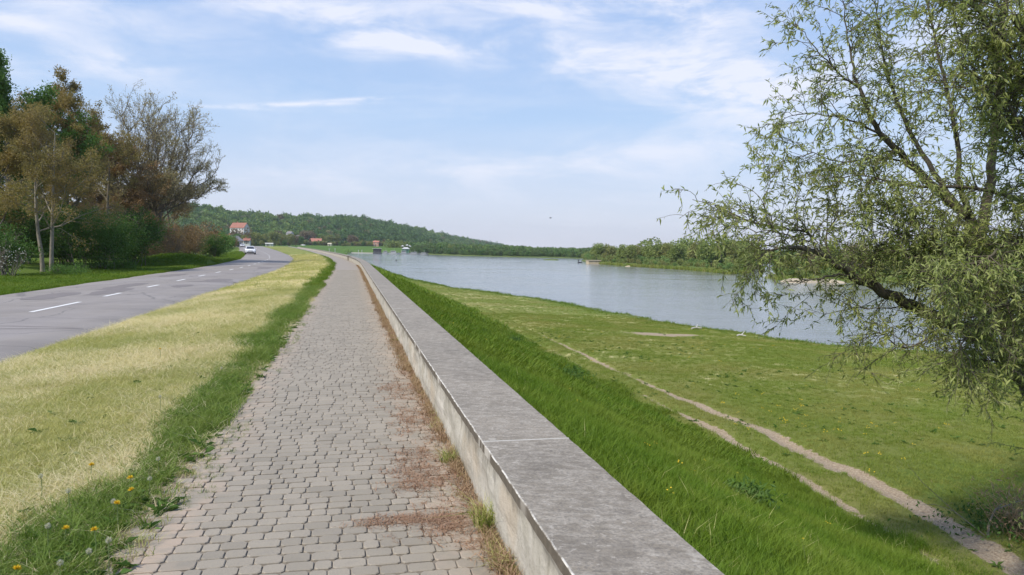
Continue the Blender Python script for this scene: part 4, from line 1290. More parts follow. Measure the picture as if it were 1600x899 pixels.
FAN = [dict(n=15, frac=.42, seg=6, curl=.03, trop=.05, ang=0, len=1, taper=.75),
       dict(n=11, frac=.18, seg=9, curl=.07, trop=.045, ang=.85, len=2.35, rf=.42, rmin=.05, taper=.12),
       dict(n=8, frac=.12, seg=6, curl=.11, trop=.03, ang=.62, len=.40, rf=.5, rmin=.018),
       dict(n=6, frac=.12, seg=4, curl=.14, trop=.03, ang=.65, len=.48, rf=.5, rmin=.012),
       dict(n=0, frac=.1, seg=3, curl=.16, trop=.03, ang=.6, len=.55, rf=.6, rmin=.008)]
# the rounded, nearly bare tree
def dome_tree(label, x, y, zc, rx, rz, trunk_top, r0, nlimb, seed, per, leafmat):
    """trunk that divides low down into many limbs reaching a rounded dome"""
    rg_ = np.random.default_rng(seed); z0 = ground_z(x, y) - .1
    t = thing('broadleaf_tree', label, 'tree', (x, y, z0))
    fork = np.array([0, 0, trunk_top]); out = []; tips = []
    tr, _d = wander(rg_, np.zeros(3), np.array([.02, 0, 1.0]), trunk_top * 1.25, 7, .03, .03)
    out.append((tr, np.linspace(r0, r0 * .7, 8)))
    sub_ = [dict(n=0, frac=0, seg=1, curl=0, trop=0, ang=0, len=1), dict(n=6, frac=.15, seg=6, curl=.10, trop=.03, ang=.55, len=1, taper=.25),
            dict(n=5, frac=.12, seg=5, curl=.13, trop=.03, ang=.6, len=.48, rf=.5, rmin=.014), dict(n=0, frac=.1, seg=3, curl=.15, trop=.03, ang=.6, len=.5, rf=.6, rmin=.010)]
    for k in range(nlimb):
        u = (k + .5) / nlimb; el = math.asin(.02 + .98 * u) ; az = k * 2.39996 + rg_.normal(0, .2)
        tgt = np.array([math.cos(az) * math.cos(el) * rx, math.sin(az) * math.cos(el) * rx, zc + math.sin(el) * rz]) * rg_.uniform(.9, 1.03)
        st_ = tr[rg_.integers(3, 8)]
        n = 9; d0 = tgt - st_; L = np.linalg.norm(d0); mid = st_ + d0 * .45 + np.array([0, 0, -.10 * L * (1 - u)]) + rg_.normal(0, .05 * L, 3)
        s_ = np.linspace(0, 1, n)[:, None]; pts = (1 - s_) ** 2 * st_ + 2 * s_ * (1 - s_) * mid + s_ ** 2 * tgt
        pts[1:-1] += rg_.normal(0, .02 * L, (n - 2, 3)); rad = np.linspace(r0 * .33, .02, n); out.append((pts, rad))
        for q in range(15):
            f = rg_.uniform(.28, 1) * (n - 1); i = min(int(f), n - 2); w = f - i; pos = pts[i] * (1 - w) + pts[i + 1] * w
            nd = branch_out(rg_, pts[i + 1] - pts[i], rg_.uniform(.35, .95)); nd[2] += .15
            grow(rg_, pos, nd, L * rg_.uniform(.18, .34) * (1.2 - .5 * f / n), .03, sub_, 1, out, tips)
    link('trunk', tubes_mesh('trunk', [l for l in out if l[1][0] > .031], BK_GREY), t)
    tw = link('twigs', tubes_mesh('twigs', [l for l in out if l[1][0] <= .031], BK_GREY, lambda r: 3), t); tw['kind'] = 'stuff'
    P_, D_ = leaves_on_tips(rg_, tips, per, .07, .4)
    lf = link('leaves', leaf_quads('leaves', P_, D_, rg_.uniform(.07, .17, len(P_)), .5, leafmat, rg_), t); lf['kind'] = 'stuff'
    return t
x, y = gp(222, 70)
dome_tree('tall rounded nearly bare tree with pale buds, nearest to the road bend', x + .8, y, 7.2, 6.2, 8.2, 4.0, .30, 36, 21, 2.8, L_BUD)
x, y = gp(110, 57)
tree('broadleaf_tree', 'bronze leafed tree with an open top between the green tree and the nearly bare tree', x, y, 12.9, 5, LV(14, 8, 6, 5, f0=.25, len1=.58, len2=.5, ang1=.9, rmin=.010), L_OLIVE, BK_GREY, 12.0, .15, .5, 2, 22, r0=.24, spread=.12)
x, y = gp(73, 43.5)
tree('broadleaf_tree', 'bronze leafed tree with twin pale trunks standing at the left roadside', x, y, 9.6, 4, LV(12, 8, 6, 3, f0=.25, len1=.52, len2=.5, ang1=1.0, rmin=.007), L_OLIVE, BK_PALE, 9, .11, .5, 2, 23, r0=.17, trunks=2, spread=.13)
x, y = gp(8, 53)
tree('broadleaf_tree', 'tall green leafed tree whose top stands highest at the left edge', x, y, 15.4, 5, LV(13, 8, 7, 4, f0=.3, len1=.46, len2=.5, ang1=.95, rmin=.010), L_MID, BK_GREY, 14, .19, .5, 2, 24, r0=.25, spread=.18)
x, y = gp(-10, 45)
tree('broadleaf_tree', 'bronze leafed tree cut by the left edge in front of the tall green tree', x, y, 10.0, 5, LV(12, 8, 6, 3, f0=.2, len1=.52, len2=.5, ang1=1.0, rmin=.007), L_OLIVE, BK_GREY, 13, .15, .5, 2, 25, r0=.2, spread=.15)
x, y = gp(175, 64)
tree('broadleaf_tree', 'lower brown twiggy tree between the bronze tree and the nearly bare tree', x, y, 10.5, 5, LV(12, 8, 6, 4, f0=.15, len1=.55, len2=.5, ang1=1.0, rmin=.010), L_BROWN, BK_GREY, 11, .16, .5, 2, 26, r0=.2, spread=.16)
x, y = gp(262, 78)
tree('broadleaf_tree', 'brown leafed tree below the right side of the nearly bare tree', x, y, 8.6, 5, LV(12, 8, 6, 4, f0=.1, len1=.6, len2=.5, ang1=1.05, rmin=.010), L_BROWN, BK_GREY, 7, .15, .5, 2, 27, r0=.18, spread=.16)
for k, (px_, d_, H_, lab) in enumerate(((40, 66, 12, 'dim bronze tree behind the twin trunked tree'), (140, 84, 13, 'dim brown tree far behind the dark green bush'), (-60, 66, 13, 'brown tree outside the left edge behind the tall green tree'),
                                       (215, 96, 10, 'olive tree behind the trunk of the nearly bare tree'))):
    x, y = gp(px_, d_)
    tree('broadleaf_tree', lab, x, y, H_, 5, LV(12, 7, 6, 4, f0=.1, len1=.5, len2=.5, ang1=1.0, rmin=.012), [L_OLIVE, L_BROWN][k % 2], BK_GREY, 10, .24, .55, 2, 40 + k, r0=.2, spread=.25)

def bush(name, label, px, d, H, W_, mat, seed, n=9000, size=.12, lw=.5, depth=None, barkmat=None, cat='bush', dens_noise=.55, group=None, stems=14, leafname='leaves', zoff=0):
    """many stems from the ground, leaves filling an uneven volume"""
    rg = np.random.default_rng(seed)
    x, y = gp(px, d)
    z0 = ground_z(x, y) - .1 + zoff
    t = thing(name, label, cat, (x, y, z0), 0, group)
    D = depth or W_
    lines = []; tip = []
    for k in range(stems):
        a = rg.uniform(0, 6.283); d0 = np.array([math.cos(a) * W_ / H * .5 * rg.random(), math.sin(a) * D / H * .5 * rg.random(), 1.0])
        o_, tp = grow(rg, np.array([rg.normal(0, W_ * .08), rg.normal(0, D * .08), 0.0]), d0, H * rg.uniform(.6, .98), .035,
                      [dict(n=7, frac=.2, seg=6, curl=.13, trop=.02, ang=0, len=1), dict(n=5, frac=.1, seg=4, curl=.2, trop=.02, ang=.8, len=.42, rf=.5, rmin=.009), dict(n=0, frac=.1, seg=3, curl=.2, trop=0, ang=.8, len=.5, rf=.5, rmin=.006)])
        lines += o_; tip += tp
    link('stems', tubes_mesh('stems', lines, barkmat or BK_GREY, lambda r: 4 if r > .02 else 3), t)
    # clumps
    nc = 60
    C_ = rand_dirs(rg, nc) * (rg.random((nc, 1)) ** .4) * np.array([W_ * .42, D * .42, H * .40]) + np.array([0, 0, H * .50])
    rr = rg.uniform(.10, .22, nc) * (W_ + H) / 2
    ci = rg.integers(0, nc, n)
    dv = rand_dirs(rg, n)
    P_ = C_[ci] + dv * (rr[ci] * rg.random(n) ** .35)[:, None] * np.array([1, 1, .8])
    P_[:, 2] = np.maximum(P_[:, 2], .05)
    dd = dv + rand_dirs(rg, n) * .7
    lf = link(leafname, leaf_quads('leaves', P_, dd, rg.uniform(.6, 1.3, n) * size, lw, mat, rg), t); lf['kind'] = 'stuff'
    return t
bush('bush', 'big dark green bush overhanging the roadside right of the twin pale trunks', 150, 49, 4.9, 6.6, L_DARK, 31, n=16000, size=.13)
bush('bush', 'dark green bush against the right side of the big dark bush', 205, 56, 4.9, 5.4, L_DARK, 32, n=11000, size=.14)
bush('bush', 'brown twiggy bush on the grass bank beyond the dark green bushes', 266, 76, 4.2, 4.8, L_BROWN, 33, n=3800, size=.11, stems=34)
bush('bush', 'brown bush low beside the dark shrub at the bend', 296, 86, 4.6, 5.0, L_BROWN, 34, n=6500, size=.13, stems=30)
bush('bush', 'rounded dark green shrub at the inside of the bend in the road', 332, 97, 3.4, 3.8, L_DARK, 35, n=8000, size=.15)
bush('blossom_bush', 'bush dotted with white blossom at the left edge near the road', 2, 38.5, 2.9, 3.1, L_DARK, 36, n=5000, size=.12)
bush('blossom_bush', 'sparse white flowering branches in front of the blossom bush at the left edge', 10, 37.4, 2.0, 2.6, L_WHITE, 37, n=240, size=.07, lw=.8, stems=8)
bush('bush', 'shadowy green undergrowth behind the twin pale trunks', 40, 50, 5.0, 7, L_DARK, 38, n=13000, size=.17)
bush('bush', 'shadowy undergrowth left of the big dark green bush', 100, 54, 4.8, 5.6, L_DARK, 39, n=9000, size=.17)
bush('bush', 'low pale green weeds bush at the road edge under the dark bush', 193, 50.5, .75, 2.6, L_MID, 50, n=1500, size=.09, stems=6, depth=1.0)
bush('bush', 'low green thicket at the foot of the twin pale trunks', 100, 41, .8, 3.4, L_MID, 51, n=2600, size=.08, stems=6, depth=1.2)
bush('bush', 'low dark undergrowth under the brown tree at the road bend', 240, 67, 2.2, 4, L_BROWN, 52, n=4000, size=.12)
bush('bush', 'far olive bush left of the road where it leaves the bend', 346, 150, 4.5, 6, L_MID, 53, n=3500, size=.3)
bush('bush', 'far brown bush behind the rounded dark shrub', 322, 118, 5.5, 6.5, L_BROWN, 54, n=3500, size=.28)
# grassy mound on the left bank
mx, my = gp(262, 54)
mv = []; 
# dark weed clumps on the slope
for k, (px_, py_, d_, w_) in enumerate(((803, 510, 33.5, .55), (893, 560, 22.0, .75), (1165, 806, 9.3, .5))):
    p = at(px_, py_, d_)
    lab = ['small dark weed clump on the grass slope, the farthest down the slope line', 'dark broad weed clump on the grass slope, left of the wheel tracks', 'leafy green weed clump low in the long grass near the wall'][k]
    s_, t_ = curve_inv(p.x, p.y)
    t = thing('weed_clump', lab, 'weed clump', (p.x, p.y, float(zground(s_, t_))), 0, 'weed clumps on the slope')
    n = 500; rg = np.random.default_rng(60 + k)
    P_ = rg.normal(0, 1, (n, 3)) * np.array([w_ * .33, w_ * .33, w_ * .12]) + np.array([0, 0, w_ * .3])
    lf = link('leaves', leaf_quads('leaves', P_, rand_dirs(rg, n, .4), rg.uniform(.06, .11, n), .35, L_DARK if k < 2 else M_WEED, rg), t); lf['kind'] = 'stuff'
    mb = MB()
    for q in range(8):
        a = rg.uniform(0, 6.28); mb.tube([(0, 0, 0), (math.cos(a) * w_ * .2, math.sin(a) * w_ * .2, w_ * .3)], .006, 4)
    mb.build('stems', M_STEM, t)

# ---------------------------------------------------------------- the big willow on the right
L_WIL = foliage('willow_leaf', (0.22, 0.275, 0.07), (0.42, 0.47, 0.20), (0.32, 0.32, 0.09), .42, .45, 1.2, rough=.5)
rg = np.random.default_rng(77)
wbase = at(1690, 935, 10.6)
willow = thing('willow_tree', 'large leaning willow with grey green leaves overhanging the meadow at the right edge', 'willow tree', wbase)
def gl(lst):
    P_ = np.array([list(at(a, b, c)) for a, b, c, *_ in lst]) - np.array(wbase)
    r_ = np.array([q[3] for q in lst]) * .86
    # smooth subdivision
    n = len(P_); u = np.linspace(0, n - 1, (n - 1) * 4 + 1); out = []
    for v in u:
        i = min(int(v), n - 2); f = v - i
        p0, p1, p2, p3 = P_[max(i - 1, 0)], P_[i], P_[i + 1], P_[min(i + 2, n - 1)]
        out.append(.5 * ((2 * p1) + (-p0 + p2) * f + (2 * p0 - 5 * p1 + 4 * p2 - p3) * f * f + (-p0 + 3 * p1 - 3 * p2 + p3) * f ** 3))
    out = np.array(out); out += rg.normal(0, .012, out.shape) * (np.arange(len(out)) > 0)[:, None] * (np.arange(len(out)) < len(out) - 1)[:, None]
    return out, np.interp(u, np.arange(n), r_)
guides = [
    ([(1690, 940, 10.6, .25), (1665, 800, 10.6, .22), (1640, 690, 10.6, .20), (1610, 600, 10.6, .18)], 0.0, .5),
    # low limb reaching over the water
    ([(1610, 600, 10.6, .16), (1540, 535, 10.5, .125), (1480, 503, 10.4, .105), (1425, 478, 10.2, .095), (1380, 455, 10.1, .08), (1335, 432, 10.0, .07), (1300, 408, 9.9, .05), (1268, 392, 9.8, .038), (1235, 386, 9.7, .026), (1205, 392, 9.6, .016), (1185, 402, 9.6, .008)], .30, 1.0),
    ([(1275, 396, 9.8, .028), (1268, 375, 9.75, .022), (1255, 362, 9.7, .018), (1210, 355, 9.6, .014), (1160, 342, 9.5, .010), (1120, 325, 9.4, .007), (1082, 312, 9.3, .004)], .05, 1.5),
    ([(1210, 355, 9.6, .012), (1195, 320, 9.6, .009), (1200, 285, 9.6, .006), (1202, 250, 9.6, .003)], .1, 1.2),
    ([(1268, 392, 9.8, .014), (1225, 365, 10.0, .010), (1170, 360, 10.1, .008), (1130, 352, 10.1, .004)], .1, 1.4),
    ([(1300, 408, 9.9, .02), (1290, 370, 10.1, .015), (1310, 330, 10.2, .010), (1300, 290, 10.2, .005)], .1, 1.4),
    ([(1335, 430, 10.0, .018), (1300, 432, 9.7, .015), (1265, 438, 9.6, .011), (1235, 441, 9.6, .007), (1216, 443, 9.6, .004)], 1.1, 0.0),
    ([(1265, 438, 9.6, .008), (1243, 445, 9.6, .006), (1222, 452, 9.6, .003)], 1.1, 0.0),
    ([(1425, 478, 10.2, .014), (1380, 480, 9.9, .011), (1330, 482, 9.8, .007), (1262, 456, 9.7, .003)], .3, .8),
    # leader going up
    ([(1610, 600, 10.6, .17), (1570, 500, 10.6, .15), (1535, 410, 10.6, .135), (1518, 345, 10.6, .12)], .2, 1.0),
    ([(1518, 345, 10.6, .085), (1470, 300, 10.6, .07), (1420, 252, 10.5, .058), (1375, 208, 10.4, .045), (1352, 160, 10.4, .032), (1335, 120, 10.4, .022), (1325, 60, 10.4, .013), (1318, 0, 10.4, .007), (1310, -60, 10.4, .004)], .25, 1.4),
    ([(1375, 208, 10.4, .022), (1330, 188, 10.3, .015), (1280, 178, 10.2, .010), (1235, 180, 10.1, .006), (1210, 205, 10.1, .003)], .1, 1.3),
    ([(1345, 140, 10.4, .02), (1310, 115, 10.3, .013), (1275, 75, 10.2, .008), (1250, 45, 10.2, .005), (1235, 20, 10.2, .003)], .1, 1.3),
    ([(1518, 345, 10.6, .06), (1480, 300, 10.9, .05), (1440, 240, 11.1, .04), (1405, 165, 11.3, .03), (1380, 90, 11.4, .02), (1370, 0, 11.5, .01), (1365, -80, 11.5, .005)], .3, 1.2),
    ([(1520, 345, 10.6, .05), (1500, 290, 10.3, .042), (1495, 215, 10.2, .035), (1475, 120, 10.1, .025), (1455, 30, 10.0, .015), (1440, -70, 10, .006)], .3, 1.1),
    ([(1530, 380, 10.6, .09), (1545, 310, 10.6, .08), (1552, 240, 10.6, .07), (1560, 120, 10.6, .055), (1570, 0, 10.6, .04), (1575, -140, 10.6, .02)], .3, 1.2),
    ([(1640, 345, 10.2, .05), (1590, 312, 10.1, .04), (1545, 298, 10.0, .032), (1490, 292, 9.9, .026), (1430, 291, 9.8, .02), (1385, 282, 9.7, .014), (1345, 275, 9.7, .009), (1310, 277, 9.6, .004)], .3, .9),
    ([(1420, 252, 10.5, .02), (1370, 245, 10.3, .013), (1320, 255, 10.2, .009), (1270, 240, 10.1, .006), (1212, 208, 10.1, .003)], .15, 1.0),
    # right-hand mass, partly nearer to the viewer
    ([(1640, 690, 10.6, .15), (1700, 520, 10.0, .13), (1720, 330, 9.4, .10), (1700, 150, 9.0, .07), (1650, 0, 8.7, .04), (1620, -150, 8.6, .02)], .2, .6),
    ([(1720, 330, 9.4, .06), (1640, 200, 8.8, .045), (1580, 90, 8.4, .03), (1530, 20, 8.2, .015), (1490, -20, 8.1, .006)], .1, 2.2),
    ([(1700, 420, 9.6, .05), (1630, 290, 8.8, .035), (1590, 190, 8.4, .025), (1545, 130, 8.2, .012), (1500, 100, 8.1, .005)], .1, 2.4),
    ([(1710, 250, 9.4, .05), (1660, 130, 8.6, .035), (1610, 60, 8.2, .02), (1560, 10, 8.0, .008)], .1, 2.4),
    ([(1690, 480, 9.8, .05), (1640, 390, 9.0, .035), (1580, 380, 8.7, .022), (1520, 420, 8.5, .012), (1470, 445, 8.4, .005)], .1, 2.2),
    ([(1680, 560, 9.8, .045), (1620, 480, 9.1, .03), (1560, 480, 8.8, .02), (1510, 530, 8.6, .012), (1490, 560, 8.5, .005)], .1, 2.2),
    ([(1660, 640, 10.0, .04), (1610, 560, 9.4, .026), (1560, 560, 9.1, .018), (1520, 575, 8.9, .009), (1500, 590, 8.8, .004)], .1, 1.6),
    ([(1480, 503, 10.4, .03), (1450, 530, 10.0, .02), (1410, 545, 9.8, .013), (1370, 520, 9.7, .008), (1320, 545, 9.6, .003)], .2, 1.0),
    ([(1425, 478, 10.2, .02), (1440, 430, 10.0, .016), (1425, 390, 9.9, .012), (1400, 350, 9.8, .007), (1395, 310, 9.8, .003)], .1, 2.0),
    ([(1500, 510, 10.4, .035), (1490, 440, 9.9, .025), (1470, 390, 9.7, .017), (1440, 360, 9.6, .010), (1420, 320, 9.6, .004)], .1, 2.2),
    ([(1540, 535, 10.5, .03), (1530, 470, 9.7, .022), (1510, 400, 9.4, .014), (1490, 360, 9.3, .006)], .1, 2.2),
    ([(1380, 455, 10.1, .018), (1360, 420, 10.0, .013), (1370, 380, 9.9, .009), (1350, 340, 9.9, .004)], .1, 2.0),
    ([(1205, 390, 9.6, .006), (1180, 400, 9.55, .005), (1172, 430, 9.5, .003), (1180, 462, 9.5, .002)], .6, .5),
]
lines_big, lines_small, LP, LD = [], [], [], []
def twig(p, d, L, r, lv):
    trop = -.05 if lv == 0 else -.10
    pts, dd = wander(rg, p, d, L, 5 if lv == 0 else 4, .16, trop)
    lines_small.append((pts, np.linspace(r, max(r * .35, .0016), len(pts))))
    if lv < 1:
        nsub = int(L * 7) + 1
        for q in range(nsub):
            f = rg.uniform(.15, 1) * (len(pts) - 1); i = min(int(f), len(pts) - 2); u = f - i
            twig(pts[i] * (1 - u) + pts[i + 1] * u, branch_out(rg, pts[i + 1] - pts[i], rg.uniform(.5, 1.1)), rg.uniform(.16, .38), .0035, lv + 1)
    nl = rg.poisson(L * (34 if lv else 14))
    if nl:
        f = rg.uniform(.1, 1, nl) * (len(pts) - 1); i = np.minimum(f.astype(int), len(pts) - 2); u = (f - i)[:, None]
        b_ = pts[i] * (1 - u) + pts[i + 1] * u
        td = pts[i + 1] - pts[i]; td /= np.linalg.norm(td, axis=1)[:, None]
        dv = td * .6 + rand_dirs(rg, nl) * .85; dv[:, 2] -= .22
        LP.append(b_); LD.append(dv)
dead_line = []
for lst, f0, dens in guides:
    pts, rad = gl(lst)
    (lines_big if rad[0] > .03 else lines_small).append((pts, rad))
    if dens <= 0: continue
    seg = np.linalg.norm(np.diff(pts, axis=0), axis=1); Ltot = seg.sum(); cs = np.concatenate([[0], np.cumsum(seg)])
    n = int(Ltot * 11 * dens * (1.0 if pts[:, 0].mean() + wbase.x < 5.3 else 1.35))
    for k in range(n):
        q = (f0 + (1 - f0) * rg.random()) * Ltot
        i = min(np.searchsorted(cs, q) - 1, len(pts) - 2); i = max(i, 0); u = (q - cs[i]) / max(seg[i], 1e-6)
        p = pts[i] * (1 - u) + pts[i + 1] * u
        d = branch_out(rg, pts[i + 1] - pts[i], rg.uniform(.5, 1.25)); d[2] += .15
        thick = rad[i]
        L = rg.uniform(.28, .75) * (1.15 if dens > 1.8 else 1.0)
        twig(p, d, L, min(.008, thick * .5 + .002), 0)
link('trunk', tubes_mesh('trunk', lines_big, BK_WIL, lambda r: 10 if r > .1 else 7), willow)
tw = link('twigs', tubes_mesh('twigs', lines_small, BK_WIL, lambda r: 5 if r > .015 else 3), willow); tw['kind'] = 'stuff'
LP = np.concatenate(LP); LD = np.concatenate(LD)
lsz = rg.uniform(.032, .10, len(LP))
# the 300 leaves that show largest are objects of their own
wpos_ = LP + np.array(wbase)
vis = (np.abs(wpos_[:, 0] / wpos_[:, 1]) < .69) & (np.abs(wpos_[:, 2] - EYE + .05 * wpos_[:, 1]) / wpos_[:, 1] < .38)
score = lsz / wpos_[:, 1] * vis
top = np.argsort(-score)[:300]; rest = np.ones(len(LP), bool); rest[top] = False
WL = .27
lf = link('foliage', leaf_quads('willow_leaves', LP[rest], LD[rest], lsz[rest], WL, L_WIL, rg, droop=.12), willow); lf['kind'] = 'stuff'
def big_leaf(k):
    r_ = np.random.default_rng(k); v = []; f = []
    n = 6; curv = r_.uniform(.02, .14)
    for i in range(n + 1):
        u = i / n; w = math.sin(math.pi * u ** .8) * .13 + .002; z = -curv * u * u
        v += [(u, -w, z + w * .35), (u, 0, z), (u, w, z + w * .35)]
    for i in range(n):
        a = i * 3; f += [(a, a + 3, a + 4, a + 1), (a + 1, a + 4, a + 5, a + 2)]
    me = bpy.data.meshes.new('leaf'); me.from_pydata(v, [], f); me.materials.append(L_WIL)
    for p in me.polygons: p.use_smooth = True
    me.update(); return me
BL = [big_leaf(k) for k in range(4)]
for i in top:
    o = link('leaf', BL[int(i) % 4], willow)
    q = Vector(LD[i]).to_track_quat('X', 'Z'); o.rotation_mode = 'QUATERNION'; o.rotation_quaternion = q
    o.location = LP[i]; o.scale = (lsz[i],) * 3
print('willow leaves', len(LP), 'twigs', len(lines_small))

# dry thicket below the willow, bottom right
p0 = at(1588, 800, 11.9)
dt = thing('dry_thicket', 'tangle of brown dead stems and dry reeds in the grass at the bottom right edge', 'thicket', (p0.x + .5, p0.y, ground_z(p0.x, p0.y)))
ln = []
for k in range(260):
    a = rg.uniform(0, 6.28); r_ = rg.random() ** .5 * .75
    b = np.array([r_ * math.cos(a), r_ * math.sin(a), 0]); pts, _d = wander(rg, b, np.array([rg.normal(0, .35), rg.normal(0, .35), 1.0]), rg.uniform(.4, 1.05), 5, .22, -.12)
    ln.append((pts, np.linspace(.006, .002, 6)))
M_DRYSTEM = simple('dry_stem', (0.50, 0.33, 0.18), .9, var=.3, scale=4)
link('dry_stems', tubes_mesh('dry_stems', ln, M_DRYSTEM, lambda r: 3), dt)['kind'] = 'stuff'
n = 1500; P_ = rg.normal(0, 1, (n, 3)) * np.array([.42, .42, .25]) + np.array([0, 0, .35]); P_[:, 2] = np.abs(P_[:, 2])
link('withered_leaves', leaf_quads('wl', P_, rand_dirs(rg, n, -.4), rg.uniform(.05, .13, n), .2, M_DEAD, rg), dt)['kind'] = 'stuff'
n = 900; P_ = rg.normal(0, 1, (n, 3)) * np.array([.7, .5, .10]) + np.array([-.15, .3, .10]); P_[:, 2] = np.abs(P_[:, 2])
link('green_leaves', leaf_quads('gl', P_, rand_dirs(rg, n, .3), rg.uniform(.05, .10, n), .45, L_DARK, rg), dt)['kind'] = 'stuff'
st_ = thing('fallen_branch', 'bare pale forked branch sticking up from the grass beside the dry thicket', 'branch', dt.location - Vector((.95, 0, 0)))
mb = MB(); mb.tube([(0, 0, 0), (.03, .02, .2), (.1, 0, .42), (.2, 0, .52)], [.022, .018, .014, .006], 6); mb.tube([(.1, 0, .42), (.5, .05, .55), (1.0, .1, .60)], [.012, .008, .003], 5)
mb.tube([(-.05, 0, 0), (-.5, .1, .35), (-1.0, .2, .8), (-1.25, .2, 1.1)], [.01, .008, .005, .002], 4); mb.tube([(-.5, .1, .35), (-.9, 0, .5), (-1.2, -.1, .52)], [.006, .004, .002], 4)
mb.build('wood', BK_PALE, st_)

# ---------------------------------------------------------------- far woods
def clump_crown(rg, H, W_, n, size, mat, low=.12, lobes=16, name='crown'):
    """foliage as many leaf-clump faces in several lobes"""
    C_ = rand_dirs(rg, lobes) * (rg.random((lobes, 1)) ** .45) * np.array([W_ * .34, W_ * .34, H * (1 - low) * .34])
    C_[:, 2] += H * (low + (1 - low) * .52)
    rr = rg.uniform(.14, .26, lobes) * (W_ * .5 + H * .5)
    ci = rg.integers(0, lobes, n); dv = rand_dirs(rg, n)
    P_ = C_[ci] + dv * (rr[ci] * rg.random(n) ** .3)[:, None]
    P_[:, 2] = np.maximum(P_[:, 2], .1)
    return leaf_quads(name, P_, dv + rand_dirs(rg, n) * .8, rg.uniform(.6, 1.4, n) * size, .75, mat, rg)
F_A = foliage('forest_green', (0.062, 0.132, 0.034), (0.132, 0.240, 0.062), (0.078, 0.155, 0.046), .25, .5, .01)
F_B = foliage('forest_light', (0.132, 0.225, 0.062), (0.209, 0.318, 0.093), (0.155, 0.248, 0.070), .25, .5, .01)
F_C = foliage('forest_brown', (0.147, 0.132, 0.070), (0.232, 0.202, 0.109), (0.139, 0.155, 0.070), .2, .5, .01)
F_P = foliage('forest_pale', (0.295, 0.295, 0.155), (0.403, 0.388, 0.217), (0.248, 0.279, 0.124), .2, .5, .01)
F_W = foliage('willow_scrub', (0.18, 0.25, 0.065), (0.29, 0.36, 0.12), (0.24, 0.27, 0.08), .3, .6, .05)
F_W2 = foliage('willow_scrub_olive', (0.21, 0.235, 0.075), (0.32, 0.34, 0.12), (0.25, 0.24, 0.09), .3, .6, .05)
F_FAR = foliage('far_bank_green', (0.11, 0.17, 0.06), (0.17, 0.24, 0.085), (0.12, 0.18, 0.06), .3, .5, .02)
F_BLUE = foliage('spruce_green', (0.034, 0.078, 0.039), (0.062, 0.116, 0.054), (0.046, 0.093, 0.039), .15, .4, .05)
F_H = foliage('hill_wood_green', (0.075, 0.15, 0.040), (0.14, 0.24, 0.065), (0.11, 0.19, 0.06), .25, .5, .01)
F_H2 = foliage('hill_wood_light', (0.17, 0.26, 0.07), (0.25, 0.34, 0.10), (0.17, 0.25, 0.07), .25, .5, .01)
F_VY = foliage('garden_yellow_green', (0.19, 0.22, 0.06), (0.27, 0.29, 0.09), (0.15, 0.19, 0.05), .25, .5, .03)
F_VC = foliage('garden_brown', (0.17, 0.13, 0.075), (0.25, 0.20, 0.12), (0.18, 0.16, 0.08), .2, .5, .03)
rg = np.random.default_rng(99)
FOREST = [clump_crown(rg, 12, 10, 420, 1.7, m_) for m_ in (F_H, F_H, F_H, F_H, F_H2, F_H2, F_C, F_P)]
def hill_pts():
    P_, sc, ix = [], [], []
    n = 34000
    U = rg.uniform(60, 822, n)
    rd = np.interp(U, RU, RD); rf = np.interp(U, RU, RF)
    k = rg.random(n)
    D = rf - 20 + (rd * 1.06 - rf + 20) * k
    X = (U - 800) / F * D
    # even spacing on the ground: accept with probability proportional to width of the fan
    keep = rg.random(n) < D / 2500.0
    U, D, X, k = U[keep], D[keep], X[keep], k[keep]
    Z = hill_z(U, D)
    sc = rg.uniform(.6, 1.15, len(U)) * np.where(rg.random(len(U)) < .10, 1.3, 1.0) * np.interp(k, [0, .12, 1], [.55, .9, 1.0])
    tone = fbm(X * .006, D * .006, 33, 3) + rg.normal(0, .09, len(U))
    ix = np.where(tone > .62, rg.integers(4, 6, len(U)), rg.integers(0, 4, len(U)))
    ix = np.where(rg.random(len(U)) < .05, 6, ix); ix = np.where(rg.random(len(U)) < .007, 7, ix)
    return np.stack([X, D, Z - 1.5], -1), sc, ix
P_, sc, ix = hill_pts()
scatter('hill_forest', P_, rg.uniform(0, 6.28, len(P_)), None, np.stack([sc * rg.uniform(.8, 1.15, len(sc)), sc, sc * rg.uniform(.75, 1.2, len(sc))], -1), ix, FOREST)
print('forest', len(P_))
# woods of the far bank
WOOD = [clump_crown(rg, 8.5, 8, 420, 1.1, m_, low=.02) for m_ in (F_FAR, F_FAR, F_A, F_FAR, F_B)]
n = 5200
U = rg.uniform(640, 1500, n); r0 = np.interp(U, SU, SR); k = rg.random(n) ** 1.4
D = r0 + 4 + k * 170; X = (U - 800) / F * D; Z = np.full(n, WATER + .6)
sc = rg.uniform(.45, 1.0, n) * np.interp(k, [0, .06, .3, 1], [.5, .8, 1.0, 1.1]) * np.interp(U, [640, 760, 880, 960], [1.25, 1.05, .82, .9])
scatter('far_bank_woods', np.stack([X, D, Z], -1), rg.uniform(0, 6.28, n), None, sc, rg.integers(0, 5, n), WOOD)

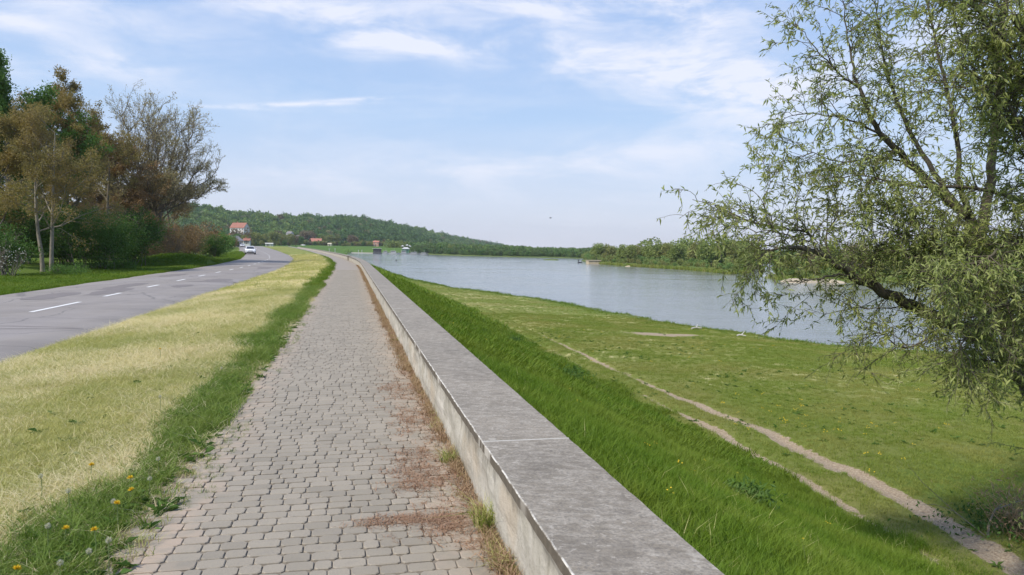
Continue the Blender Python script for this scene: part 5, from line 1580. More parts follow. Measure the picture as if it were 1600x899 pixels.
def crown_tree(name, mat, H, W_, n, size, seed, low, label, cat='tree', loc=(0, 0, 0), group=None, barkmat=None, lobes=16, cone=False):
    r_ = np.random.default_rng(seed)
    t = thing(name, label, cat, loc, r_.uniform(0, 6), group)
    ln = []
    for q in range(3):
        pts, _d = wander(r_, np.array([r_.normal(0, .1), r_.normal(0, .1), -.3]), np.array([r_.normal(0, .2), r_.normal(0, .2), 1.0]), H * .8, 6, .08, .03)
        ln.append((pts, np.linspace(H * .018, H * .004, 7)))
    link('trunk', tubes_mesh('trunk', ln, barkmat or BK_GREY, lambda r: 4), t)
    if cone:
        m = n; zz_ = r_.random(m) ** 1.3; a = r_.uniform(0, 6.28, m); rr = W_ * .5 * (1 - zz_) * r_.uniform(.6, 1, m)
        P_ = np.stack([np.cos(a) * rr, np.sin(a) * rr, H * (.05 + .95 * zz_)], -1); D_ = np.stack([np.cos(a), np.sin(a), a * 0 - .35], -1)
        me_ = leaf_quads('crown', P_, D_ + rand_dirs(r_, m) * .3, r_.uniform(.7, 1.3, m) * size, .6, mat, r_)
    else:
        me_ = clump_crown(r_, H, W_, n, size, mat, low, lobes)
    c = link('crown', me_, t); c['kind'] = 'stuff'
    return t
ORD = ['first', 'second', 'third', 'fourth', 'fifth', 'sixth', 'seventh', 'eighth', 'ninth', 'tenth', 'eleventh', 'twelfth', 'thirteenth', 'fourteenth', 'fifteenth', 'sixteenth', 'seventeenth', 'eighteenth', 'nineteenth', 'twentieth',
       'twenty-first', 'twenty-second', 'twenty-third', 'twenty-fourth', 'twenty-fifth', 'twenty-sixth', 'twenty-seventh', 'twenty-eighth', 'twenty-ninth', 'thirtieth', 'thirty-first', 'thirty-second', 'thirty-third', 'thirty-fourth', 'thirty-fifth']
def row_of(items, protos, labfmt, group, z):
    """items: (px, d, H)"""
    used = set()
    items = sorted(items, key=lambda q: q[0])
    for k, (px_, d_, H_) in enumerate(items):
        pi = int(rg.integers(len(protos))); base_, bh = protos[pi]
        p = at(px_, 400, d_)
        lab = labfmt % ORD[k]
        sc_ = H_ / bh
        if pi not in used:
            used.add(pi); base_.location = (p.x, p.y, z); base_.scale = (sc_ * 1.0, sc_ * 1.0, sc_); base_['label'] = lab; base_['group'] = group
        else:
            w_ = rg.uniform(.85, 1.2)
            dup(base_, (p.x, p.y, z), float(rg.uniform(0, 6)), (sc_ * w_, sc_ * w_, sc_), lab, group)
    for i, (b_, h_) in enumerate(protos):
        if i not in used: bpy.data.objects.remove(b_, do_unlink=True)
def protos(specs, seed):
    return [(crown_tree(nm, mat, H, W_, n, sz, seed + i, low, 'tree', loc=(0, 0, -500)), H) for i, (nm, mat, H, W_, n, sz, low) in enumerate(specs)]
# first island
pr = protos([('willow_tree', F_W, 9, 7, 1900, .55, .02), ('willow_tree', F_W2, 9, 7.5, 1900, .55, .02), ('willow_tree', F_W, 8, 8, 1900, .55, 0), ('poplar_tree', F_W2, 10, 5, 1500, .5, .1)], 300)
it = []
for k in range(30):
    px_ = 930 + 8.6 * k + rg.uniform(-3, 3)
    f_ = np.interp(px_, I1U, I1F); b_ = np.interp(px_, I1U, I1B)
    d_ = f_ + (b_ - f_) * rg.uniform(.15, .55)
    top_ = np.interp(px_, [925, 940, 958, 1000, 1080, 1140, 1190], [384, 380, 387, 378, 377, 375, 384]) + rg.uniform(-4, 4)
    it.append((px_, d_, (hz(px_) - top_) / F * d_ + 5.4))
row_of(it, pr, 'olive green willow on the wooded island in midstream, %s from its left tip', 'willows on the first island', WATER + .8)
# second island
pr = protos([('willow_tree', F_W, 7, 7, 2200, .42, .0), ('willow_tree', F_W2, 7, 7, 2200, .42, .0), ('willow_tree', F_C, 7, 7, 1900, .4, .05)], 330)
it = []
for k in range(24):
    px_ = 1216 + 17 * k + rg.uniform(-5, 5)
    f_ = np.interp(px_, I2U, I2F); b_ = np.interp(px_, I2U, I2B)
    d_ = f_ + 6 + rg.uniform(2, 60)
    top_ = np.interp(px_, [1205, 1225, 1250, 1300, 1400, 1600], [402, 396, 388, 382, 376, 372]) + rg.uniform(-4, 7)
    it.append((px_, d_, (hz(px_) - top_) / F * d_ + 4.8))
row_of(it, pr, 'willow on the sand rimmed island behind the leaning willow, %s from its left tip', 'willows on the second island', WATER + .8)
# dense low scrub filling both islands
SCR = [clump_crown(rg, 3.4, 4.0, 420, .42, m_, low=0, lobes=10) for m_ in (F_W, F_B, F_W2, F_W)]
P_ = []; S_ = []
for IU, IF, IB, n, inset in ((I1U, I1F, I1B, 420, 3.5), (I2U, I2F, I2B, 620, 4.5)):
    U = rg.uniform(IU[0] + 10, min(IU[-1] - 6, 1700), n); f_ = np.interp(U, IU, IF); b_ = np.interp(U, IU, IB)
    k = rg.random(n) ** 1.5; D = f_ + inset + (b_ - f_ - inset - 2) * k
    X = (U - 800) / F * D; P_.append(np.stack([X, D, np.full(n, WATER + .7)], -1)); S_.append(rg.uniform(.5, 1.05, n) * np.interp(k, [0, .1, .3], [.45, .8, 1.2]))
P_ = np.concatenate(P_); S_ = np.concatenate(S_)
scatter('island_scrub', P_, rg.uniform(0, 6.28, len(P_)), None, S_, rg.integers(0, 4, len(P_)), SCR)
# reeds and grass on the low shore of the first island
T_REED = [tuft(rg, 24, 1.0, .12, 1.0, .5, M_MEAD) for _ in range(3)]
n = 1500; U = rg.uniform(930, 1188, n); f_ = np.interp(U, I1U, I1F); D = f_ + rg.random(n) * 9 + .8; X = (U - 800) / F * D
m_ = n // 2; U2 = rg.uniform(1204, 1700, m_); f2 = np.interp(U2, I2U, I2F); D2 = f2 + rg.random(m_) * 5 + 2.4; X2 = (U2 - 800) / F * D2
P_ = np.stack([np.r_[X, X2], np.r_[D, D2], np.full(n + m_, WATER + .05)], -1)
scatter('shore_reeds', P_, rg.uniform(0, 6.28, len(P_)), None, rg.uniform(.5, 1.1, len(P_)), rg.integers(0, 3, len(P_)), T_REED)
# willow bushes by the ferry landing
pr = protos([('willow_tree', F_W, 12, 13, 1500, 1.0, .0), ('willow_tree', F_B, 12, 12, 1500, 1.0, .0), ('willow_tree', F_W, 10, 13, 1500, 1.0, 0)], 360)
it = []
for k, (px_, top_) in enumerate(((598, 386), (613, 370), (630, 374), (652, 380), (672, 382), (690, 377), (704, 379), (722, 383), (738, 382), (755, 383), (770, 385), (786, 386), (800, 388), (645, 384), (665, 386))):
    d_ = float(np.interp(px_, [590, 640, 700, 760, 800], [690, 680, 600, 565, 550])) + rg.uniform(10, 25)
    it.append((px_, d_, (hz(px_) - top_) / F * d_ + 4.5))
row_of(it, pr, 'rounded green willow on the far river bank below the hill, %s from the left', 'willows on the far bank', WATER + .4)

# village trees
def ground_far(px_, d_):
    # on the field sheet
    z2 = field_near(d_); z1 = field_far(d_)
    w = float(sstep(560, 430, px_)); return float(z1 * (1 - w) + z2 * w)
vt = [  # px, top y, d, material, width factor
    (352, 366, 494, F_C), (346, 372, 408, F_B), (386, 360, 570, F_C), (370, 358, 608, F_C), (399, 362, 589, F_B), (407, 368, 608, F_B), (415, 366, 665, F_W2), (428, 363, 608, F_B), (440, 367, 624, F_W2), (452, 365, 640, F_W2),
    (462, 368, 688, F_C), (470, 370, 720, F_A), (478, 361, 808, F_C), (487, 362, 824, F_C), (506, 368, 808, F_B), (516, 366, 792, F_B), (526, 369, 800, F_B), (537, 372, 800, F_BLUE), (548, 367, 800, F_C), (556, 369, 800, F_C),
    (565, 375, 792, F_W2), (572, 377, 788, F_W2), (600, 375, 800, F_C), (433, 374, 665, F_A), (494, 372, 832, F_C), (531, 377, 788, F_B), (409, 376, 532, F_W2), (372, 366, 560, F_A), (381, 369, 520, F_W2), (389, 372, 470, F_C), (393, 374, 494, F_B), (445, 375, 608, F_A)]
vt = [(a, b, c, {F_B: F_VY, F_C: F_VC}.get(m_, m_)) for a, b, c, m_ in vt]
names = {F_VC: 'brown bare looking', F_VY: 'fresh green', F_W2: 'olive', F_A: 'dark green', F_BLUE: 'blackish green'}
vt.sort(key=lambda q: q[0])
for k, (px_, ty, d_, m_) in enumerate(vt):
    z_ = ground_far(px_, d_); p = at(px_, 400, d_); H_ = (hz(px_) - ty) / F * d_ + EYE - z_
    crown_tree('village_tree', m_, H_ * 1.08, H_ * 1.0, 1500, H_ * .075, 400 + k, .03, '%s village tree below the hill, %s from the left' % (names[m_], ORD[k]), loc=(p.x, p.y, z_), group='village trees')
p = at(483, 400, 775); z_ = ground_far(483, 775)
crown_tree('spruce_tree', F_BLUE, 10, 5, 1200, .7, 470, .03, 'dark conical spruce just left of the low red roofed house', loc=(p.x, p.y, z_), cone=True)
# garden hedge line behind the field
HB = [clump_crown(rg, 4, 5, 300, .7, m_, low=0, lobes=8) for m_ in (F_VY, F_VC, F_W2, F_A)]
n = 900; U = rg.uniform(385, 600, n); D = np.interp(U, [385, 470, 600], [540, 750, 775]) + rg.uniform(0, 110, n); X = (U - 800) / F * D
Z = np.array([ground_far(u, d) for u, d in zip(U, D)])
scatter('village_gardens', np.stack([X, D, Z], -1), rg.uniform(0, 6.28, n), None, rg.uniform(.5, 1.3, n), rg.integers(0, 4, n), HB)
# left background wood beyond the roadside
n = 700; S_ = rg.uniform(70, 330, n); T_ = -24 - 36 * rg.random(n); X, Y = XY(S_, T_); Z = zground(S_, T_, X, Y)
LB = [clump_crown(rg, 6, 6, 900, .38, m_, low=.02, lobes=14) for m_ in (L_OLIVE, L_BROWN, L_DARK, L_MID)]
T_ = T_ + 0
scatter('roadside_wood', np.stack([X, Y, Z], -1), rg.uniform(0, 6.28, n), None, rg.uniform(.5, 1.2, n) * np.interp(S_, [60, 110], [1.0, .75]), rg.integers(0, 4, n), LB)
n = 260; S_ = rg.uniform(14, 60, n); T_ = rg.uniform(-60, -28, n); X, Y = XY(S_, T_); Z = zground(S_, T_, X, Y)
scatter('roadside_wood', np.stack([X, Y, Z], -1), rg.uniform(0, 6.28, n), None, rg.uniform(.5, 1.0, n), rg.integers(0, 4, n), LB)

# ---------------------------------------------------------------- buildings
M_RED = simple('red_roof_tile', (0.30, 0.125, 0.085), .8, var=.2, scale=.6)
M_RED2 = simple('faded_red_roof', (0.38, 0.16, 0.11), .8, var=.2, scale=.6)
M_WHITEW = simple('white_render', (0.62, 0.60, 0.56), .9, var=.06, scale=.5)
M_CREAM = simple('cream_render', (0.55, 0.48, 0.36), .9, var=.06, scale=.5)
M_SALMON = simple('salmon_render', (0.52, 0.27, 0.19), .9, var=.06, scale=.5)
M_WIN = simple('window_glass', (0.05, 0.055, 0.065), .15)
M_GREYROOF = simple('grey_roof', (0.20, 0.19, 0.19), .8)
M_WOOD = simple('dark_brown_boards', (0.045, 0.035, 0.03), .8, var=.3, scale=2)
def house(name, label, px_, d_, z_, W_, D_, H_, RH, wallm, roofm, rot=0, win=(4, 1), cat='house', chim=1, winh=1.3):
    p = at(px_, 400, d_)
    t = thing(name, label, cat, (p.x, p.y, z_), rot)
    x0, x1, y0, y1 = -W_ / 2, W_ / 2, -D_ / 2, D_ / 2
    mb = MB()
    v = [(x0, y0, -2), (x1, y0, -2), (x1, y1, -2), (x0, y1, -2), (x0, y0, H_), (x1, y0, H_), (x1, y1, H_), (x0, y1, H_), (x0, 0, H_ + RH), (x1, 0, H_ + RH)]
    mb.add(v, [(0, 3, 2, 1), (0, 1, 5, 4), (2, 3, 7, 6), (1, 2, 6, 9, 5), (3, 0, 4, 8, 7), (4, 5, 9, 8), (6, 7, 8, 9)])
    mb.build('wall', wallm, t)
    o = .35; th = .22; mb = MB()
    sl = RH / (D_ / 2)
    for sgn in (-1, 1):
        ye = sgn * (D_ / 2 + o); ze = H_ - o * sl
        a = [(x0 - o, ye, ze + .03), (x1 + o, ye, ze + .03), (x1 + o, 0, H_ + RH + .03), (x0 - o, 0, H_ + RH + .03)]
        mb.add(a + [(q[0], q[1], q[2] + th) for q in a], [(0, 1, 2, 3), (7, 6, 5, 4), (0, 4, 5, 1), (1, 5, 6, 2), (2, 6, 7, 3), (3, 7, 4, 0)])
    rf = mb.build('roof', roofm, t)
    for c in range(chim):
        mb = MB(); cx_ = x0 + W_ * (.3 + .4 * c); mb.box(cx_ - .35, cx_ + .35, .3, 1.0, H_ + RH * .3, H_ + RH + 1.1); mb.build('chimney', M_RED2, rf)
    nx, nz = win
    wm = {}
    for r_ in range(nz):
        for c in range(nx):
            cx_ = x0 + W_ * (c + .5) / nx; cz = H_ * (r_ + .5) / nz
            if 'w' not in wm:
                mb = MB(); mb.box(-.5, .5, -.05, .05, -winh / 2, winh / 2); wm['w'] = mb.mesh('window', M_WIN)
                mb = MB()
                for (a, b_, c_, e) in ((-.6, -.48, -winh / 2 - .1, winh / 2 + .1), (.48, .6, -winh / 2 - .1, winh / 2 + .1), (-.48, .48, winh / 2 - .02, winh / 2 + .1), (-.48, .48, -winh / 2 - .1, -winh / 2 + .02), (-.04, .04, -winh / 2, winh / 2)):
                    mb.box(a, b_, -.08, .04, c_, e)
                wm['f'] = mb.mesh('frame', M_WHITEW)
            w_ = link('window', wm['w'], t, (cx_, y0 - .03, cz)); link('frame', wm['f'], w_)
    for sx, x_ in ((-1, x0), (1, x1)):
        w_ = link('window', wm['w'], t, (x_ + sx * .03, 0, H_ * .6)); w_.rotation_euler = (0, 0, sx * math.pi / 2); link('frame', wm['f'], w_)
    mb = MB(); mb.box(-.5, .5, -.06, .03, 0, 2.1); dr = mb.build('door', M_WOOD, t, loc=(x0 + W_ * .5 / nx + W_ / nx * .5, y0 - .01, 0))
    return t
zh = EYE + (hz(375) - 363) / F * 620
house('large_white_house', 'large white house with a long red roof standing highest on the wooded hillside', 375, 620, zh - 2.0, 13, 8.5, 5.6, 4.0, M_WHITEW, M_RED, rot=R(-14), win=(5, 2), chim=1)
house('village_house', 'cream gabled house with a grey roof left of where the road ends', 364, 330, EYE + (hz(364) - 385.5) / F * 330, 5.0, 7.0, 2.6, 2.0, M_CREAM, M_GREYROOF, rot=R(60), win=(2, 1))
house('village_house', 'small white house with an orange roof right of where the road ends', 386, 430, EYE + (hz(386) - 381) / F * 430, 3.6, 4.0, 1.8, 1.0, M_WHITEW, M_RED, rot=R(10), win=(2, 1))
house('village_house', 'low house with a broad brick red roof behind the green field', 493, 785, ground_far(493, 785), 12.5, 10, 2.0, 4.6, M_CREAM, M_RED2, rot=R(8), win=(4, 1))
house('village_house', 'salmon walled house at the right end of the green field', 588.5, 775, ground_far(588, 775), 6.0, 6, 4.2, 1.4, M_SALMON, M_RED2, rot=R(-10), win=(2, 2), chim=1)
house('village_house', 'pale house half hidden behind brown trees left of the low red roofed house', 470, 830, ground_far(470, 830) + 2.5, 9, 7, 4.0, 2.6, M_WHITEW, M_GREYROOF, rot=R(25), win=(3, 1))
house('village_house', 'pale upper hillside house seen as a speck among the village trees', 453, 800, ground_far(453, 800) + 8, 6, 5, 3.2, 2.0, M_WHITEW, M_GREYROOF, rot=R(-20), win=(2, 1))
house('site_hut', 'long low pale green hut at the near edge of the village gardens', 421, 545, ground_far(421, 545), 5.2, 2.6, 1.9, .35, simple('pale_green_board', (0.42, 0.50, 0.40), .8), M_WHITEW, rot=R(5), win=(3, 1), cat='hut', chim=0, winh=.8)
house('yellow_kiosk', 'tiny cream coloured kiosk standing alone behind the green field', 515.5, 745, ground_far(515, 745) - .4, 3.6, 3.0, 2.4, .7, simple('cream_board', (0.68, 0.62, 0.36), .8), M_CREAM, rot=R(-8), win=(2, 1), cat='kiosk', chim=0, winh=1.0)

# ---------------------------------------------------------------- landing stage and boats
def on_water(px_, d_): p = at(px_, 400, d_); return (p.x, p.y, WATER)
M_HULLW = simple('white_hull', (0.50, 0.50, 0.49), .4, var=.04)
M_HULLD = simple('dark_hull', (0.05, 0.055, 0.065), .5)
M_GREENP = simple('green_paint', (0.06, 0.20, 0.11), .5)
def boat(label, px_, d_, L, Bm, Hh, cabin, rot, hullm=M_HULLW, name='moored_boat', cat='boat', group='boats moored at the landing'):
    t = thing(name, label, cat, on_water(px_, d_), rot, group)
    n = 10; v = []; f = []
    for i in range(n + 1):
        u = i / n; x_ = -L / 2 + L * u; w = Bm / 2 * (1 - max(0, (u - .55) / .45) ** 2.2) * (.8 + .2 * min(1, u * 6)); sh = Hh * (1 + .35 * u * u)
        v += [(x_ + (.0), -w, sh), (x_ - .04 * L * (u > .9), -w * .72, -.25), (x_ - .04 * L * (u > .9), w * .72, -.25), (x_, w, sh)]
    for i in range(n):
        a = i * 4
        for q in range(3): f.append((a + q, a + q + 1, a + q + 5, a + q + 4))
        f.append((a + 3, a, a + 4, a + 7))
    f.append((0, 3, 2, 1)); me = bpy.data.meshes.new('hull'); me.from_pydata(v, [], f); me.materials.append(hullm); me.update()
    link('hull', me, t)
    mb = MB(); mb.box(-L * .5, L * .42, -Bm * .42, Bm * .42, Hh * 1.02, Hh * 1.12); mb.build('deck', M_GREYROOF, t, bevel=.03)
    if cabin:
        mb = MB(); mb.box(-L * .32, L * .15, -Bm * .34, Bm * .34, Hh * 1.1, Hh + cabin); cb = mb.build('cabin', M_HULLW, t, bevel=.08)
        mb = MB(); mb.box(-L * .29, L * .12, -Bm * .35, Bm * .35, Hh + cabin * .45, Hh + cabin * .8); mb.build('window_band', M_WIN, cb)
        mb = MB(); mb.box(-L * .36, L * .2, -Bm * .38, Bm * .38, Hh + cabin, Hh + cabin + .12); mb.build('cabin_roof', M_HULLW, cb)
        mb = MB(); mb.tube([(0, 0, Hh + cabin), (0, 0, Hh + cabin + 2.4)], .06, 5); mb.build('mast', M_HULLW, t)
    mb = MB()
    for sx in (-1, 1):
        mb.tube([(-L * .48, sx * Bm * .4, Hh + .9), (L * .4, sx * Bm * .38, Hh + 1.0)], .04, 4)
        for k in range(6): xx = -L * .48 + L * .88 * k / 5; mb.tube([(xx, sx * Bm * .4, Hh), (xx, sx * Bm * .4, Hh + .95)], .03, 4)
    mb.build('railing', M_HULLW, t)
    return t
pn = thing('floating_pier_house', 'dark brown two storey floating pier house left of the moored boats', 'houseboat', on_water(589.5, 636), R(3))
mb = MB(); mb.box(-3.6, 3.6, -2.4, 2.4, -.3, .5); mb.build('pontoon', M_HULLD, pn, bevel=.05)
mb = MB(); mb.box(-3.2, 3.2, -2.1, 2.1, .5, 4.3); mb.build('wall', M_WOOD, pn)
mb = MB(); mb.box(-4.2, 3.5, -2.5, 2.5, 4.3, 4.55); mb.build('roof', simple('pale_metal_roof', (0.55, 0.54, 0.52), .5), pn, bevel=.03)
mbw = MB(); mbw.box(-.55, .55, -.04, .04, -.5, .5); wm = mbw.mesh('window', M_WIN)
for zz_ in (1.5, 3.3):
    for k in range(5): link('window', wm, pn, (-2.6 + 1.3 * k, -2.14, zz_))
mb = MB()
for k in range(9): mb.tube([(-3.4 + .85 * k, -2.35, .5), (-3.4 + .85 * k, -2.35, 1.4)], .05, 4)
mb.tube([(-3.4, -2.35, 1.4), (3.4, -2.35, 1.4)], .05, 4); mb.build('railing', M_HULLW, pn)
boat('white cabin boat moored beside the dark pier house, first in the row', 603, 632, 6, 2.2, .9, 1.5, R(5))
boat('white passenger boat with a long roof, second in the row right of the pier house', 616, 628, 9, 2.6, .9, 1.7, R(-4))
boat('white boat with green cabin front, third in the row of moored boats', 632, 631, 8.5, 2.6, .8, 2.0, R(6))
boat('low white ferry barge, fourth in the row of moored boats', 648, 626, 10, 3.2, .7, 1.2, R(-3))
boat('slim white motorboat, last and rightmost of the moored boats', 663, 620, 7, 2.0, .7, 1.0, R(4))
gh = thing('landing_kiosk', 'green landing kiosk with a white roof on the bank behind the boats', 'kiosk', (on_water(634, 656)[0], 656, -3.4), R(4))
mb = MB(); mb.box(-3, 3, -2, 2, -1, 3.6); mb.build('wall', M_GREENP, gh)
mb = MB(); mb.add([(-3.6, -2.6, 3.6), (3.6, -2.6, 3.6), (3.6, 2.6, 3.6), (-3.6, 2.6, 3.6), (-1.5, 0, 5.2), (1.5, 0, 5.2)], [(0, 3, 2, 1), (0, 1, 5, 4), (1, 2, 5), (2, 3, 4, 5), (3, 0, 4)]); mb.build('roof', M_HULLW, gh)
link('window', wm, gh, (-1.2, -2.05, 1.9)); link('window', wm, gh, (1.2, -2.05, 1.9))
# umbrellas / stalls on the landing: white canopies
for k, (px_, d_, h_) in enumerate(((629, 660, 4.6), (636, 662, 5.4), (640, 664, 4.5))):
    q = on_water(px_, d_)
    c = thing('white_canopy', ['white canopy on the bank above the boats, leftmost of the three', 'white canopy on the bank above the boats, middle and highest', 'white canopy on the bank above the boats, rightmost of the three'][k], 'canopy', (q[0], q[1], -2), 0, 'canopies above the landing')
    mb = MB(); mb.add([(-1.5, -1.5, h_), (1.5, -1.5, h_), (1.5, 1.5, h_), (-1.5, 1.5, h_), (0, 0, h_ + 1.0), (0, 0, h_ + .1)], [(0, 1, 4), (1, 2, 4), (2, 3, 4), (3, 0, 4), (1, 0, 5), (2, 1, 5), (3, 2, 5), (0, 3, 5)]); mb.build('cover', M_HULLW, c)
    mb = MB(); mb.tube([(0, 0, -2), (0, 0, h_ + .2)], .08, 5)
    mb.build('pole', M_HULLD, c)
# river signs and marks
bu_ = thing('river_mark', 'thin white and grey channel mark standing in the water right of the wall', 'channel mark', on_water(619, 300))
mb = MB(); mb.tube([(0, 0, -.5), (0, 0, 1.9)], .07, 6); mb.build('pole', M_HULLW, bu_)
mb = MB(); mb.tube([(0, 0, .1), (0, 0, .5), (0, 0, .7)], [.22, .22, .1], 8); mb.build('float', M_HULLD, bu_)
mb = MB(); mb.tube([(0, 0, 1.5), (0, 0, 1.95)], [.16, .16], 8); mb.build('top_mark', M_HULLW, bu_)
for k, (px_, lab) in enumerate(((514.5, 'short white post behind the wall, leftmost of the posts'), (523.5, 'short white post with a flat head behind the wall, second from the left'), (560.0, 'thin white post at the inlet shore, third from the left'), (565.5, 'thin white post at the inlet shore, rightmost of the posts'))):
    d_ = 240 if k < 2 else 600
    zt = EYE + (hz(px_) - [389.5, 389.5, 391, 391][k]) / F * d_
    zb = zt - (4.5 / F * d_) - .4
    p = at(px_, 400, d_)
    t = thing('marker_post', lab, 'post', (p.x, p.y, zb), 0, 'white marker posts')
    hh = zt - zb; mb = MB(); mb.tube([(0, 0, -6), (0, 0, hh)], .09 if k < 2 else .22, 6); mb.build('shaft', M_HULLW, t)
    mb = MB(); w_ = .22 if k < 2 else .4; mb.box(-w_, w_, -.1, .1, hh, hh + .14); mb.build('head', M_HULLW, t)
# quay edge of the inlet
q0, q1 = at(538, 400, 641), at(600, 400, 641)
mb = MB(); mb.box(q0.x, q1.x, 640.5, 643, WATER - .3, WATER + .8)
tag(mb.build('quay_kerb', simple('pale_quay_stone', (0.50, 0.47, 0.40), .9), None), 'long pale stone kerb between the inlet and the green field', 'kerb')

# sand and stone on the islands
M_SAND = simple('pale_sand', (0.42, 0.35, 0.25), .95, var=.15, scale=1.2, bump=.4)
M_ROCK = simple('sandstone_block', (0.46, 0.38, 0.25), .95, var=.3, scale=1.0, bump=.6)
def lump(name, label, cat, px0, px1, d_, dep, h_, mat, seed, zb=WATER, kind=None):
    rg_ = np.random.default_rng(seed); a = at(px0, 400, d_); b_ = at(px1, 400, d_)
    n = 26; m = 9; v = []; f = []
    for i in range(n + 1):
        for j in range(m + 1):
            u = i / n; w = j / m; x_ = a.x + (b_.x - a.x) * u; y_ = d_ + dep * (w - .1) + .8 * math.sin(u * 7 + seed)
            e = (min(u, 1 - u) * 5); e = min(1, e) ** .5 * min(1, min(w, 1 - w) * 5) ** .6
            v.append((x_, y_, zb - .4 + (h_ + .4) * e * (.75 + .5 * float(fbm(x_ * .6, y_ * .6, seed, 3)))))
    for i in range(n):
        for j in range(m):
            q = i * (m + 1) + j; f.append((q, q + m + 1, q + m + 2, q + 1))
    me = bpy.data.meshes.new(name); me.from_pydata(v, [], f); me.materials.append(mat)
    for p_ in me.polygons: p_.use_smooth = True
    me.update(); o = link(name, me)
    return tag(o, label, cat, kind=kind)
lump('sandbank', 'bright sandbank at the waterline of the island behind the willow limb', 'sandbank', 1228, 1330, 144.5, 5.5, .62, M_SAND, 3)
lump('sandbank', 'faint strip of sand low on the shore of the first island', 'sandbank', 975, 1022, 269, 5, .30, M_ROCK, 5)
lump('shoal', 'low dark green shoal alone in the middle of the river', 'shoal', 848, 876, 400, 5, .5, M_BANK, 6)
bl = at(932, 400, 308)
t = thing('stone_jetty', 'beige square edged stone jetty block at the left tip of the wooded island', 'jetty', (bl.x, bl.y, WATER), R(6))
mb = MB(); mb.box(-3.6, 2.2, -1.6, 4, -.6, 1.35); mb.build('block', M_ROCK, t, bevel=.12)
mb = MB(); mb.box(-3.8, 2.6, -1.9, 4.2, 1.352, 1.6); mb.build('top_course', M_SAND, t, bevel=.08)
mb = MB(); mb.box(2.21, 3.7, -1.2, 3.5, -.6, 1.15); mb.build('side_block', simple('brown_stone', (0.20, 0.14, 0.09), .9), t, bevel=.15)
sb = thing('small_dark_boat', 'small dark boat lying by the left tip of the wooded island', 'boat', on_water(906, 330), R(12))
me_ = [o for o in bpy.data.objects if o.name == 'hull'][0].data.copy(); me_.materials.clear(); me_.materials.append(M_HULLD)
h_ = link('hull', me_, sb); h_.scale = (.30, .4, .45)
mb = MB(); mb.tube([(-.6, 0, .3), (-.6, 0, 1.3), (-.5, 0, 1.6)], [.22, .2, .1], 6); mb.build('engine_cover', M_HULLD, sb)
bo = thing('small_white_boat', 'tiny white boat in the channel mouth between the two islands', 'boat', on_water(1203, 172), R(30))
me2 = me_.copy(); me2.materials.clear(); me2.materials.append(M_HULLW)
h_ = link('hull', me2, bo); h_.scale = (.22, .4, .35)
mb = MB(); mb.box(-.3, .3, -.3, .3, .35, .85); mb.build('seat_box', M_HULLW, bo, bevel=.04)
# driftwood on the near shore
for k, (px_, py_, L, lab) in enumerate(((1088, 521, .75, 'pale driftwood log lying on the near shore, larger of two'), (1158, 536, .5, 'pale driftwood stick on the near shore, nearer of two'))):
    p = at(px_, py_, [47.0, 42.5][k]); z_ = ground_z(p.x, p.y)
    t = thing('driftwood', lab, 'driftwood', (p.x, p.y, z_ + .08), R(20 - 30 * k), 'driftwood on the near shore')
    mb = MB(); mb.tube([(-L / 2, 0, 0), (-.1, .05, .06), (L / 2, -.05, .02)], [.05, .045, .025], 7); mb.tube([(0, 0, .05), (.2, .2, .25)], [.04, .015], 5); mb.build('log', simple('bleached_wood', (0.50, 0.47, 0.42), .9, var=.2), t)

# bird over the river
p = at(860, 341, 160)
bd = thing('flying_bird', 'tiny dark bird flying over the river against the pale sky', 'bird', p, R(20))
mb = MB(); mb.tube([(-.28, 0, 0), (-.12, 0, .02), (.08, 0, .02), (.25, 0, .03), (.33, 0, .02)], [.015, .06, .075, .045, .01], 7); mb.build('body', M_HULLD, bd, smooth=True)
for sgn in (-1, 1):
    mb = MB(); mb.add([(.1, 0, .03), (.12, sgn * .3, .16), (.0, sgn * .62, .08), (-.12, sgn * .28, .12), (-.1, 0, .03), (.0, sgn * .28, .10), (.0, sgn * .3, .17)], [(0, 1, 5), (5, 1, 2), (5, 2, 3), (5, 3, 4), (5, 4, 0), (0, 6, 1), (1, 6, 2), (2, 6, 3), (3, 6, 4)])
    mb.build('wing', M_HULLD, bd)

